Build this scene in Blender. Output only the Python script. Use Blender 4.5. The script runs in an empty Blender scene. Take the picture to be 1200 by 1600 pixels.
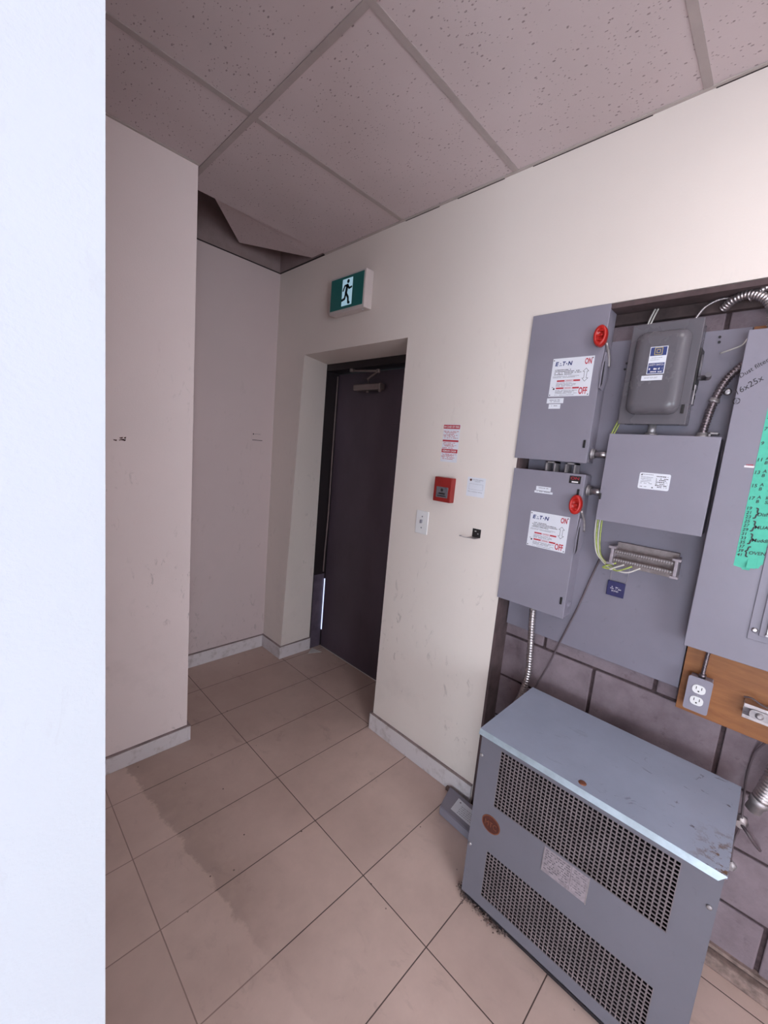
import bpy, bmesh, math, random
from mathutils import Vector, Matrix, Euler
C = bpy.context.scene.collection
SC = bpy.context.scene
rnd = random.Random(7)
PI = math.pi

# ------------------------------------------------------------------ camera, world, exposure
cam_d = bpy.data.cameras.new('camera'); cam = bpy.data.objects.new('camera', cam_d); C.objects.link(cam)
cam_d.sensor_fit = 'VERTICAL'; cam_d.sensor_height = 36.0; cam_d.lens = 642.78/1600*36.0
cam_d.clip_start = 0.02
RT, UP, FW = (.69919, -.70945, .08837), (.04307, .16517, .98532), (.71364, .68512, -.14604)
m = Matrix.Identity(4)
for i in range(3):
    m[i][0] = RT[i]; m[i][1] = UP[i]; m[i][2] = -FW[i]
m[0][3], m[1][3], m[2][3] = 0, 0, 1.5863
cam.matrix_world = m
SC.camera = cam
w = bpy.data.worlds.new('world'); SC.world = w; w.use_nodes = True
w.node_tree.nodes['Background'].inputs[0].default_value = (.75, .82, 1, 1)
w.node_tree.nodes['Background'].inputs[1].default_value = .3
SC.view_settings.view_transform = 'Standard'
SC.view_settings.look = 'None'
SC.view_settings.gamma = 1
SC.view_settings.use_curve_mapping = False
SC.view_settings.exposure = 0.0
LIGHT_NEAR, FILL_BACK, DAY, DAY_SIDE = 9.0, 5.5, 14.0, 15.5
LIGHT_COL = (1.0, .95, .94)

# ------------------------------------------------------------------ materials
def srgb(r, g, b):
    f = lambda c: (c/255/12.92) if c/255 <= .04045 else ((c/255+.055)/1.055)**2.4
    return (f(r), f(g), f(b), 1)
class NT:
    def __init__(s, name):
        s.m = bpy.data.materials.new(name); s.m.use_nodes = True; s.t = s.m.node_tree
        s.b = s.t.nodes['Principled BSDF']; s.geo = None
    def n(s, t, **kw):
        o = s.t.nodes.new(t)
        for k, v in kw.items(): setattr(o, k, v)
        return o
    def l(s, a, b): s.t.links.new(a, b)
    def pos(s):
        if not s.geo: s.geo = s.n('ShaderNodeNewGeometry')
        return s.geo.outputs['Position']
    def xyz(s):
        x = s.n('ShaderNodeSeparateXYZ'); s.l(s.pos(), x.inputs[0]); return x.outputs
    def math(s, op, a, b=None, c=None, clamp=False):
        o = s.n('ShaderNodeMath', operation=op); o.use_clamp = clamp
        for i, v in enumerate((a, b, c)):
            if v is None: continue
            if isinstance(v, (int, float)): o.inputs[i].default_value = v
            else: s.l(v, o.inputs[i])
        return o.outputs[0]
    def noise(s, scale, detail=3, rough=.5, stretch=None, dist=0):
        o = s.n('ShaderNodeTexNoise'); o.inputs['Scale'].default_value = scale
        o.inputs['Detail'].default_value = detail; o.inputs['Roughness'].default_value = rough
        o.inputs['Distortion'].default_value = dist
        p = s.pos()
        if stretch:
            mp = s.n('ShaderNodeMapping'); mp.inputs['Scale'].default_value = stretch; s.l(p, mp.inputs[0]); p = mp.outputs[0]
        s.l(p, o.inputs['Vector']); return o.outputs['Fac']
    def ramp(s, fac, lo, hi):
        o = s.n('ShaderNodeMapRange'); o.inputs['From Min'].default_value = lo; o.inputs['From Max'].default_value = hi
        o.clamp = True; s.l(fac, o.inputs['Value']); return o.outputs[0]
    def mix(s, fac, a, b):
        o = s.n('ShaderNodeMix', data_type='RGBA')
        if isinstance(fac, (int, float)): o.inputs[0].default_value = fac
        else: s.l(fac, o.inputs[0])
        for i, v in ((6, a), (7, b)):
            if isinstance(v, tuple): o.inputs[i].default_value = v
            else: s.l(v, o.inputs[i])
        return o.outputs[2]
    def bump(s, h, strength=.3, dist=.002):
        o = s.n('ShaderNodeBump'); o.inputs['Strength'].default_value = strength; o.inputs['Distance'].default_value = dist
        s.l(h, o.inputs['Height']); s.l(o.outputs[0], s.b.inputs['Normal'])
    def col(s, c):
        if isinstance(c, tuple): s.b.inputs['Base Color'].default_value = c
        else: s.l(c, s.b.inputs['Base Color'])
    def fin(s, rough=.6, metal=0, spec=None):
        s.b.inputs['Roughness'].default_value = rough; s.b.inputs['Metallic'].default_value = metal
        if spec is not None: s.b.inputs['Specular IOR Level'].default_value = spec
        return s.m
def shade(c, k): return (min(c[0]*k, 1), min(c[1]*k, 1), min(c[2]*k, 1), 1)
def simple(name, c, rough=.5, metal=0, var=.08, scale=14, bump=0, bscale=200, spec=None):
    t = NT(name)
    f = t.noise(scale, 4, .6)
    t.col(t.mix(t.ramp(f, .3, .7), shade(c, 1-var), shade(c, 1+var)))
    if bump: t.bump(t.noise(bscale, 2), bump, .001)
    return t.fin(rough, metal, spec)
def painted_wall(name, c, scuff=.5, bump=.25, dark=(.22, .18, .17, 1)):
    t = NT(name)
    base = t.mix(t.ramp(t.noise(1.3, 5, .6), .3, .7), shade(c, .965), shade(c, 1.02))
    # sparse scuffs: streaks where two noises both peak, denser low down
    s1 = t.ramp(t.noise(30, 4, .65, (1, 1, .45), .8), .60, .68)
    s2 = t.ramp(t.noise(2.6, 2, .5), .47, .58)
    z = t.xyz()[2]; low = t.ramp(z, 2.3, .5)
    sc = t.math('MULTIPLY', t.math('MULTIPLY', s1, s2), t.math('MULTIPLY', low, scuff*.62))
    base = t.mix(sc, base, dark)
    grime = t.math('MULTIPLY', t.ramp(t.noise(5, 5, .65), .52, .8), t.math('MULTIPLY', t.ramp(z, 1.2, 0), .35*scuff))
    base = t.mix(grime, base, (.30, .25, .23, 1))
    t.col(base); t.bump(t.noise(170, 3, .5), bump, .0012)
    return t.fin(.62, 0, .3)

M = {}
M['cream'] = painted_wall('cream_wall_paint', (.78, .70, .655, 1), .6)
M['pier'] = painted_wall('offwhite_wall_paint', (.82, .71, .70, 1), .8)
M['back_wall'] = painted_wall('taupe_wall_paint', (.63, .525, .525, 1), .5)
M['white_wall'] = painted_wall('white_orange_peel_paint', (.51, .55, .61, 1), .3, .5)
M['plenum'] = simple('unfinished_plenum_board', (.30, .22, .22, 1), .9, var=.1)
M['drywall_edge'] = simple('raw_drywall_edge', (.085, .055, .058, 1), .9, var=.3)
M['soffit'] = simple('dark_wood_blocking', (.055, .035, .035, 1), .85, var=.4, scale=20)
M['outer'] = simple('plain_wall_paint', (.62, .50, .47, 1), .8)
def base_mat():
    t = NT('scuffed_baseboard_paint')
    f = t.ramp(t.noise(18, 5, .7), .52, .75)
    z = t.xyz()[2]
    top = t.ramp(z, .088, .094)
    c = t.mix(t.math('MULTIPLY', f, .55), (.66, .61, .63, 1), (.28, .22, .20, 1))
    t.col(c); return t.fin(.45)
M['base'] = base_mat()
M['base_cap'] = simple('baseboard_cap_groove', (.26, .20, .20, 1), .6, var=.3)

def floor_mat():
    t = NT('beige_porcelain_floor_tile')
    x, y, z = t.xyz()
    ux = t.math('DIVIDE', t.math('SUBTRACT', x, .9949-6.102), .6102)
    uy = t.math('DIVIDE', t.math('SUBTRACT', y, .5888-6.096), .3048)
    fx = t.math('FRACT', ux); fy = t.math('FRACT', uy)
    ex = t.math('MULTIPLY', t.math('MINIMUM', fx, t.math('SUBTRACT', 1, fx)), .6102)
    ey = t.math('MULTIPLY', t.math('MINIMUM', fy, t.math('SUBTRACT', 1, fy)), .3048)
    e = t.math('MINIMUM', ex, ey)
    grout = t.ramp(e, .0022, .0012)
    # per tile shade
    cv = t.n('ShaderNodeCombineXYZ'); t.l(t.math('FLOOR', ux), cv.inputs[0]); t.l(t.math('FLOOR', uy), cv.inputs[1])
    wn = t.n('ShaderNodeTexWhiteNoise'); t.l(cv.outputs[0], wn.inputs['Vector'])
    c = t.mix(wn.outputs['Value'], (.61, .455, .40, 1), (.66, .50, .44, 1))
    cloud = t.ramp(t.noise(3.2, 6, .65), .35, .7)
    c = t.mix(t.math('MULTIPLY', cloud, .5), c, (.40, .29, .25, 1))
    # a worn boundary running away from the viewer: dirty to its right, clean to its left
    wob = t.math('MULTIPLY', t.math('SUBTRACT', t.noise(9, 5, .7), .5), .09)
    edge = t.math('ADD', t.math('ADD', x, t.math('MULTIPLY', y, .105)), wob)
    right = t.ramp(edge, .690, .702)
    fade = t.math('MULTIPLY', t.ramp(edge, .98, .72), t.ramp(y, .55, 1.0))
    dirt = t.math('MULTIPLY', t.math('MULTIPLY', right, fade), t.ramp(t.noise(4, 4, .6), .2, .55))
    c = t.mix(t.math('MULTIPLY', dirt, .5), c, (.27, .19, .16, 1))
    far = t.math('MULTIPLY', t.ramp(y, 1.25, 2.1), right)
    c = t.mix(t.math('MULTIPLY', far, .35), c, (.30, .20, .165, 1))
    # smudges and specks
    sm = t.math('MULTIPLY', t.ramp(t.noise(15, 5, .7, (1, .6, 1), .5), .55, .75), t.ramp(t.noise(2.6, 2), .45, .62))
    c = t.mix(t.math('MULTIPLY', sm, .38), c, (.24, .17, .15, 1))
    vo = t.n('ShaderNodeTexVoronoi'); vo.inputs['Scale'].default_value = 14; t.l(t.pos(), vo.inputs['Vector'])
    sp = t.math('MULTIPLY', t.ramp(vo.outputs['Distance'], .055, .04), t.ramp(t.noise(1.7, 2), .46, .54))
    c = t.mix(t.math('MULTIPLY', sp, .9), c, (.03, .02, .02, 1))
    gc = t.mix(right, (.30, .21, .18, 1), (.075, .05, .045, 1))
    c = t.mix(grout, c, gc)
    t.col(c)
    h = t.math('SUBTRACT', t.math('MULTIPLY', t.noise(60, 3), .15), grout)
    t.bump(h, .35, .0015)
    r = t.math('ADD', t.math('MULTIPLY', t.noise(6, 4, .6), .25), .33); t.l(r, t.b.inputs['Roughness'])
    return t.m
M['floor'] = floor_mat()
M['outlet'] = simple('dark_floor_gap', (.05, .03, .03, 1), .9)
M['floor_raw'] = simple('concrete_foot', (.24, .17, .15, 1), .9, var=.4, scale=40)

def tile_mat():
    t = NT('fissured_ceiling_tile')
    base = t.mix(t.ramp(t.noise(3, 4), .3, .7), (.56, .475, .48, 1), (.61, .52, .53, 1))
    def specks(scale, th, gate_scale, glo, ghi, st=None):
        o = t.noise(scale, 2, .55, st)
        return t.math('MULTIPLY', t.ramp(o, th, th+.035), t.ramp(t.noise(gate_scale, 1), glo, ghi))
    def dots(scale, r, gs, lo, hi):
        v = t.n('ShaderNodeTexVoronoi'); v.inputs['Scale'].default_value = scale
        p = t.n('ShaderNodeMapping'); p.inputs['Scale'].default_value = (1, .55, 1); t.l(t.pos(), p.inputs[0]); t.l(p.outputs[0], v.inputs['Vector'])
        return t.math('MULTIPLY', t.ramp(v.outputs['Distance'], r, r*.7), t.ramp(t.noise(gs, 2, .6), lo, hi))
    s1 = dots(66, .19, 38, .47, .53); s2 = dots(115, .20, 60, .48, .55)
    s = t.math('MAXIMUM', s1, s2)
    t.col(t.mix(t.math('MULTIPLY', s, .62), base, (.16, .11, .115, 1)))
    t.bump(t.math('SUBTRACT', t.math('MULTIPLY', t.noise(300, 2), .3), s), .5, .0015)
    return t.fin(.95, 0, .1)
M['ctile'] = tile_mat()
M['tbar'] = simple('ceiling_grid_enamel', (.40, .34, .33, 1), .5, var=.05, spec=.3)
M['wall_angle'] = simple('ceiling_wall_angle', (.46, .40, .38, 1), .5, var=.05)
M['gap_shade'] = simple('painted_shadow_gap', (.03, .018, .018, 1), .9)

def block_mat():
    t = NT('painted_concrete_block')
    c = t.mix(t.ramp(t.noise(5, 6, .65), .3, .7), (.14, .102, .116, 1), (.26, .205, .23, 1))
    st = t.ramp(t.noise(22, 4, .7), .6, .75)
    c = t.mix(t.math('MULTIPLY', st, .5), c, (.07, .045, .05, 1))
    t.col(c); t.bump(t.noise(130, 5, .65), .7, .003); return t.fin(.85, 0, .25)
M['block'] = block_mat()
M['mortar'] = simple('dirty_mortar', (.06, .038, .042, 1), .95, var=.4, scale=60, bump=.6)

def enamel(name, c, rough=.42, dirt=.25):
    t = NT(name)
    b = t.mix(t.ramp(t.noise(4, 5, .6), .3, .7), shade(c, .93), shade(c, 1.05))
    d = t.math('MULTIPLY', t.ramp(t.noise(28, 5, .7, None, .4), .62, .76), dirt)
    b = t.mix(d, b, shade(c, .35))
    t.col(b); t.bump(t.noise(260, 2), .08, .001)
    t.l(t.math('ADD', t.math('MULTIPLY', t.noise(9, 4), .2), rough-.1), t.b.inputs['Roughness'])
    return t.fin(rough, 0, .4)
GREY = (.25, .232, .285, 1)
M['grey'] = enamel('grey_enamel_steel', GREY, .4, .12)
M['grey_dark'] = enamel('dark_grey_enamel_steel', (.125, .115, .132, 1), .27, .08)
M['board'] = enamel('grey_painted_board', (.205, .188, .235, 1), .6, .35)
def lid_mat():
    t = NT('scratched_top_lit_lid')
    c = (.34, .385, .49, 1)  # lid colour raised to carry the light falling from above
    b = t.mix(t.ramp(t.noise(5, 5, .6), .3, .7), shade(c, .92), shade(c, 1.07))
    x, y, z = t.xyz()
    near = t.ramp(y, .25, 0)
    s = t.math('MULTIPLY', t.ramp(t.noise(30, 4, .65, (1, .5, 1), 1.0), .62, .68), t.math('ADD', t.math('MULTIPLY', near, .75), .12))
    b = t.mix(s, b, (.07, .05, .055, 1))
    rust = t.math('MULTIPLY', t.ramp(t.noise(40, 4, .7), .5, .6), t.math('MULTIPLY', t.ramp(y, .03, -.03), t.ramp(x, 1.36, 1.24)))
    b = t.mix(rust, b, (.16, .09, .05, 1))
    t.col(b); t.bump(t.noise(200, 2), .1, .001); return t.fin(.38, 0, .45)
M['lid'] = lid_mat()
M['lip'] = simple('pale_lid_edge', (.40, .47, .53, 1), .3, .3, var=.12, scale=30)  # lip coloured paler than the lid
M['body'] = enamel('transformer_shaded_grey_enamel', (.15, .145, .175, 1), .42, .3)  # darker than the lid, so the front's shade sits in the enamel
M['mesh'] = simple('expanded_metal_grille', (.20, .165, .175, 1), .5, .2, var=.2)
M['under_shade'] = simple('under_cabinet_shade', (.02, .014, .018, 1), .9)
M['core'] = simple('black_winding_and_shade', (.008, .006, .008, 1), .9, spec=.05)
M['steel'] = simple('galvanised_steel', (.52, .50, .52, 1), .32, 1, var=.2, scale=40)
M['steel_dull'] = simple('dull_zinc_steel', (.40, .37, .385, 1), .5, .7, var=.25, scale=30)
M['flex'] = simple('flexible_conduit_armour', (.50, .46, .47, 1), .3, .9, var=.2, scale=60)
M['flex_dark'] = simple('dark_flexible_conduit', (.24, .20, .22, 1), .3, .85, var=.3, scale=60)
M['red'] = simple('red_plastic', (.44, .016, .012, 1), .35, var=.1)
M['red_enamel'] = simple('red_enamel_box', (.25, .014, .012, 1), .4, var=.1)
M['ink_red'] = simple('red_ink', (.48, .03, .05, 1), .6, var=.05)
M['ink_navy'] = simple('navy_ink', (.03, .045, .17, 1), .6, var=.05)
M['ink_black'] = simple('black_ink', (.035, .03, .035, 1), .6, var=.05)
M['ink_grey'] = simple('faint_grey_ink', (.22, .21, .25, 1), .6, var=.05)
M['ink_white'] = simple('white_ink', (.75, .72, .74, 1), .6, var=.05)
M['ink_yellow'] = simple('yellow_ink', (.62, .50, .16, 1), .6, var=.05)
M['label'] = simple('white_label_stock', (.72, .73, .80, 1), .4, var=.03)
M['label_dull'] = simple('worn_foil_label', (.30, .26, .29, 1), .45, .2, var=.25, scale=60)
M['navy'] = simple('navy_plastic_tag', (.028, .026, .10, 1), .4, var=.15)
M['white_plastic'] = simple('white_plastic', (.76, .75, .76, 1), .35, var=.02)
M['black'] = simple('black_plastic', (.015, .013, .014, 1), .45, var=.1)
M['wire_green'] = simple('green_yellow_wire', (.36, .42, .10, 1), .4, var=.3, scale=60)
M['wire_white'] = simple('white_wire', (.55, .52, .50, 1), .4, var=.15)
M['wire_dark'] = simple('dark_cable_sheath', (.10, .075, .085, 1), .5, var=.3)
M['tan_metal'] = simple('tarnished_bus_bar', (.26, .215, .215, 1), .5, .4, var=.2, scale=50)
M['tape'] = simple('green_masking_tape', (.085, .50, .36, 1), .7, var=.06, scale=50, bump=.15, bscale=90)
M['rust'] = simple('red_brown_badge', (.085, .022, .016, 1), .5, .2, var=.3, scale=60)
M['brass'] = simple('worn_brass', (.24, .09, .05, 1), .45, .5, var=.2, scale=60)
def ply_mat():
    t = NT('orange_varnished_plywood')
    g = t.noise(9, 5, .6, (1, 1, 7), .8)
    t.col(t.mix(t.ramp(g, .3, .7), (.22, .075, .022, 1), (.31, .118, .036, 1)))
    t.bump(g, .1, .001); return t.fin(.5)
M['ply'] = ply_mat()
def door_mat():
    t = NT('dark_brown_purple_door_paint')
    g = t.noise(2.5, 4, .6, (1, 1, .6))
    t.col(t.mix(t.ramp(g, .3, .7), (.062, .043, .058, 1), (.095, .070, .095, 1)))
    t.bump(t.noise(90, 3), .1, .001)
    return t.fin(.42, 0, .4)
M['door'] = door_mat()
M['door_frame'] = simple('black_door_frame_paint', (.014, .008, .010, 1), .5, var=.2)
M['frame_patch'] = simple('bare_frame_patch', (.10, .075, .105, 1), .5, var=.3, scale=12)
M['strip'] = simple('grey_weatherstrip', (.18, .13, .13, 1), .6, var=.2)
M['closer'] = simple('bronze_closer_paint', (.20, .155, .15, 1), .4, .3, var=.1)
M['exit_case'] = simple('exit_sign_housing', (.62, .55, .54, 1), .4, var=.03)
def emis(name, c, s, base=(.1, .1, .1, 1)):
    t = NT(name); t.col(base)
    t.b.inputs['Emission Color'].default_value = c; t.b.inputs['Emission Strength'].default_value = s
    return t.fin(.3)
M['exit_green'] = emis('lit_green_exit_face', (.010, .14, .13, 1), .12, (.01, .075, .075, 1))
M['exit_white'] = emis('lit_white_exit_pictogram', (.50, .80, 1.0, 1), .45, (.3, .4, .42, 1))
M['exit_dark'] = simple('exit_pictogram_dark', (.005, .03, .035, 1), .4)
M['lamp'] = emis('ceiling_light_diffuser', (*LIGHT_COL, 1), 1.0, (.8, .8, .8, 1))
M['daylight'] = emis('daylight_behind_door', (.6, .68, 1, 1), 1.6)
M['side_pane'] = emis('added_side_daylight', (.80, .90, 1, 1), DAY_SIDE)
M['day_pane'] = emis('added_window_daylight', (.80, .90, 1, 1), DAY)
M['dust'] = simple('floor_dust_and_lint', (.16, .11, .10, 1), .95, var=.6, scale=80)

# ------------------------------------------------------------------ mesh helpers
def nb(): return bmesh.new()
def bx(bm, x0, x1, y0, y1, z0, z1, bev=0, seg=2):
    if x0 > x1: x0, x1 = x1, x0
    if y0 > y1: y0, y1 = y1, y0
    if z0 > z1: z0, z1 = z1, z0
    v = [bm.verts.new(p) for p in ((x0,y0,z0),(x1,y0,z0),(x1,y1,z0),(x0,y1,z0),(x0,y0,z1),(x1,y0,z1),(x1,y1,z1),(x0,y1,z1))]
    fs = [bm.faces.new([v[i] for i in q]) for q in ((3,2,1,0),(4,5,6,7),(0,1,5,4),(1,2,6,5),(2,3,7,6),(3,0,4,7))]
    if bev:
        es = {e for f in fs for e in f.edges}
        bmesh.ops.bevel(bm, geom=list(es), offset=bev, segments=seg, affect='EDGES', profile=.5)
    return bm
def prism(bm, pts, d):
    """closed polygon (3-D points) pushed along the vector d"""
    d = Vector(d)
    a = [bm.verts.new(p) for p in pts]; b = [bm.verts.new(Vector(p)+d) for p in pts]
    bm.faces.new(a); bm.faces.new(b[::-1])
    n = len(pts)
    for i in range(n):
        bm.faces.new([a[(i+1) % n], a[i], b[i], b[(i+1) % n]])
    return bm
def hexa(bm, p):
    """8 corners, bottom four then top four"""
    v = [bm.verts.new(q) for q in p]
    for q in ((3,2,1,0),(4,5,6,7),(0,1,5,4),(1,2,6,5),(2,3,7,6),(3,0,4,7)): bm.faces.new([v[i] for i in q])
    return bm
def smooth_path(pts, n=8):
    P = [Vector(p) for p in pts]; P = [P[0]*2-P[1]] + P + [P[-1]*2-P[-2]]
    out = []
    for i in range(1, len(P)-2):
        a, b, c, d = P[i-1:i+3]
        for k in range(n):
            t = k/n
            out.append(.5*((2*b)+(c-a)*t+(2*a-5*b+4*c-d)*t*t+(-a+3*b-3*c+d)*t**3))
    out.append(P[-2]); return out
def tube(bm, pts, r, seg=10, rfun=None):
    P = [Vector(p) for p in pts]; rings = []
    up = Vector((0, 0, 1)); t0 = (P[1]-P[0]).normalized()
    if abs(t0.dot(up)) > .9: up = Vector((0, 1, 0))
    nrm = (up - t0*up.dot(t0)).normalized()
    s = 0
    for i, p in enumerate(P):
        t = (P[min(i+1, len(P)-1)]-P[max(i-1, 0)]).normalized()
        nrm = (nrm - t*nrm.dot(t)).normalized(); bi = t.cross(nrm)
        rr = rfun(i) if rfun else r
        rings.append([bm.verts.new(p+(nrm*math.cos(2*PI*k/seg)+bi*math.sin(2*PI*k/seg))*rr) for k in range(seg)])
    for a, b in zip(rings, rings[1:]):
        for k in range(seg):
            f = bm.faces.new([a[k], a[(k+1) % seg], b[(k+1) % seg], b[k]]); f.smooth = True
    bm.faces.new(rings[0][::-1]); bm.faces.new(rings[-1])
    return bm
def resample(pts, step):
    P = [Vector(p) for p in pts]; out = [P[0]]; acc = 0
    for a, b in zip(P, P[1:]):
        L = (b-a).length
        while acc+L >= step:
            t = (step-acc)/L; a = a+(b-a)*t; out.append(a.copy()); L = (b-a).length; acc = 0
        acc += L
    return out
def flex(bm, pts, r, pitch=.0085, depth=.27, seg=14):
    P = resample(smooth_path(pts, 24), pitch/4)
    prof = [1, 1-depth*.35, 1-depth, 1-depth*.35]
    return tube(bm, P, r, seg, lambda i: r*prof[i % 4])
def cyl(bm, a, b, r, seg=24): return tube(bm, [a, b], r, seg)
def lathe(bm, c, axis, prof, seg=28):
    """prof: (radius, distance along axis)"""
    ax = Vector(axis).normalized(); u = ax.orthogonal().normalized(); v = ax.cross(u); c = Vector(c)
    rings = [[bm.verts.new(c+ax*h+(u*math.cos(2*PI*k/seg)+v*math.sin(2*PI*k/seg))*r) for k in range(seg)] for r, h in prof]
    for a, b in zip(rings, rings[1:]):
        for k in range(seg):
            f = bm.faces.new([a[k], a[(k+1) % seg], b[(k+1) % seg], b[k]]); f.smooth = True
    bm.faces.new(rings[0][::-1]); bm.faces.new(rings[-1]); return bm

WLOC = {}
def place(o, parent, org):
    base = WLOC.get(parent.name, Vector((0, 0, 0))) if parent else Vector((0, 0, 0))
    o.location = org-base; WLOC[o.name] = org
    if parent: o.parent = parent
def split_pieces(bm):
    """loose islands gathered into pieces that lie near each other; far ones become parts of their own"""
    bm.verts.ensure_lookup_table(); seen = {}; isl = []
    for v in bm.verts:
        if v in seen: continue
        st = [v]; seen[v] = len(isl); cur = []
        while st:
            a = st.pop(); cur.append(a)
            for e in a.link_edges:
                b = e.other_vert(a)
                if b not in seen: seen[b] = len(isl); st.append(b)
        lo = [min(p.co[i] for p in cur) for i in range(3)]; hi = [max(p.co[i] for p in cur) for i in range(3)]
        isl.append((lo, hi, max(hi[i]-lo[i] for i in range(3)), cur))
    if len(isl) > 700 or len(isl) < 2: return [bm]
    par = list(range(len(isl)))
    def find(i):
        while par[i] != i: i = par[i]
        return i
    for i in range(len(isl)):
        for j in range(i+1, len(isl)):
            A, B = isl[i], isl[j]
            g = math.sqrt(sum(max(0, B[0][k]-A[1][k], A[0][k]-B[1][k])**2 for k in range(3)))
            if g <= max(.0199, .499*max(A[2], B[2])): par[find(i)] = find(j)
    roots = sorted({find(i) for i in range(len(isl))}, key=lambda r: -sum(1 for i in range(len(isl)) if find(i) == r))
    if len(roots) < 2: return [bm]
    out = []
    for r in roots:
        nb_ = bmesh.new(); mp = {}
        for i in range(len(isl)):
            if find(i) == r:
                for v in isl[i][3]: mp[v] = nb_.verts.new(v.co)
        for f in bm.faces:
            if f.verts[0] in mp:
                g = nb_.faces.new([mp[v] for v in f.verts]); g.smooth = f.smooth
        out.append(nb_)
    bm.free(); return out
def obj(name, bm, m, parent=None, recalc=True):
    if parent and not parent.get('kind'):
        ps = split_pieces(bm); first = obj1(name, ps[0], m, parent, recalc)
        for p in ps[1:]: obj1(name, p, m, parent, recalc)
        return first
    return obj1(name, bm, m, parent, recalc)
def obj1(name, bm, m, parent=None, recalc=True):
    if recalc: bmesh.ops.recalc_face_normals(bm, faces=bm.faces)
    xs = [v.co for v in bm.verts]
    lo = Vector([min(v[i] for v in xs) for i in range(3)]); hi = Vector([max(v[i] for v in xs) for i in range(3)])
    org = Vector(((lo.x+hi.x)/2, (lo.y+hi.y)/2, lo.z))
    for v in bm.verts: v.co -= org
    me = bpy.data.meshes.new(name); bm.to_mesh(me); bm.free()
    me.materials.append(M[m] if isinstance(m, str) else m)
    o = bpy.data.objects.new(name, me); C.objects.link(o); place(o, parent, org)
    return o
def thing(name, label, cat, loc, group=None):
    o = bpy.data.objects.new(name, None); C.objects.link(o); o.empty_display_size = .05
    place(o, None, Vector(loc)); o['label'] = label; o['category'] = cat
    if group: o['group'] = group
    return o
def tag(o, label, cat, group=None, kind=None):
    o['label'] = label; o['category'] = cat
    if group: o['group'] = group
    if kind: o['kind'] = kind
    return o
def struct(name, bm, m, parent=None, label=None):
    o = obj(name, bm, m, parent)
    if not parent: o['kind'] = 'structure'
    if label: o['label'] = label
    return o
DG = bpy.context.evaluated_depsgraph_get
def text_bm(bm, s, frame, w=None, h=None, size=.01, shear=0, bold=0, th=.0004, lean=0, align='L'):
    """text laid into a plane. frame=(origin, right, up); w,h = stretch to this box"""
    cu = bpy.data.curves.new('t', 'FONT'); cu.body = s; cu.size = 1; cu.shear = shear; cu.offset = bold; cu.fill_mode = 'BOTH'
    cu.resolution_u = 3
    o = bpy.data.objects.new('t', cu); C.objects.link(o)
    dg = DG(); dg.update(); me = bpy.data.meshes.new_from_object(o.evaluated_get(dg))
    bpy.data.objects.remove(o); bpy.data.curves.remove(cu)
    if not me.vertices: return bm
    xs = [v.co.x for v in me.vertices]; ys = [v.co.y for v in me.vertices]
    x0, x1, y0, y1 = min(xs), max(xs), min(ys), max(ys)
    sx = (w/(x1-x0)) if w else size; sy = (h/(y1-y0)) if h else (size if not w else sx)
    if h and not w: sx = sy
    O, R, U = (Vector(f) for f in frame); N = R.cross(U).normalized()
    vs = [bm.verts.new(O+R*((v.co.x-x0)*sx)+U*((v.co.y-y0)*sy)+N*th) for v in me.vertices]
    for p in me.polygons:
        try: bm.faces.new([vs[i] for i in p.vertices])
        except ValueError: pass
    bpy.data.meshes.remove(me); return bm
R_, U_ = Vector((0, -1, 0)), Vector((0, 0, 1))       # right and up on anything facing the corridor (-x)
def wtext(bm, s, x, y, z, **k): return text_bm(bm, s, ((x, y, z), R_, U_), **k)
def decal(bm, x, y0, y1, z0, z1, d=.0006): return bx(bm, x-d, x, y0, y1, z0, z1)
def dashes(bm, x, yl, yr, z, h, seed, fill=.8, d=.0003):
    """a line of print too small to read: a broken row of short marks from yl (left) to yr"""
    r = random.Random(seed); y = yl
    while y > yr+.0004:
        L = min(r.uniform(.0012, .005), y-yr)
        if r.random() < fill: bx(bm, x-d, x, y-L, y, z, z+h*r.uniform(.7, 1))
        y -= L+r.uniform(.0004, .0012)
    return bm

# ------------------------------------------------------------------ the room
W = 1.5943; H = 2.725; Y2 = 2.717; YL = 2.0195; XL = .766; XB = 1.69; AT = 2.159; AE = .804; TOP = 3.3
bm = nb(); bx(bm, -2.6, 2.1, -3.3, 2.9, -.1, 0); struct('floor', bm, 'floor')
# right hand wall with the door recess and the open panel niche
bm = nb()
bx(bm, W, 1.69, 1.0, 1.4736, 0, TOP)
bx(bm, W, 1.69, AE, 1.0, AT, TOP); bx(bm, W, 1.69, AE, 1.0, 0, AT)
bx(bm, 1.69, 2.05, .9, 1.4736, 0, TOP)
NS = 24
for k in range(NS):
    a, b = k/NS, (k+1)/NS; ya_, yb_ = 2.466-.094*a, 2.466-.094*b
    xs_ = [W+(1.853-W)*q/4 for q in range(5)]
    for q in range(4):
        fa = lambda x, y: y+(2.467-y)*(x-W)/(1.853-W)
        hexa(bm, [(xs_[q], fa(xs_[q], ya_), 2.158*a), (xs_[q+1], fa(xs_[q+1], ya_), 2.158*a), (xs_[q+1], 2.85, 2.158*a), (xs_[q], 2.85, 2.158*a),
                  (xs_[q], fa(xs_[q], yb_), 2.158*b), (xs_[q+1], fa(xs_[q+1], yb_), 2.158*b), (xs_[q+1], 2.85, 2.158*b), (xs_[q], 2.85, 2.158*b)])
bmesh.ops.remove_doubles(bm, verts=bm.verts, dist=.00005)
bx(bm, 1.853, 2.05, 2.50, 2.85, 0, 2.158)
bx(bm, W, 2.05, 1.4736, 2.85, 2.158, TOP)
bx(bm, W, 1.69, -3.2, AE, AT, TOP)
bx(bm, W, 1.69, -3.2, -1.2, 0, AT)
wr = struct('wall_right', bm, 'cream')
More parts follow.
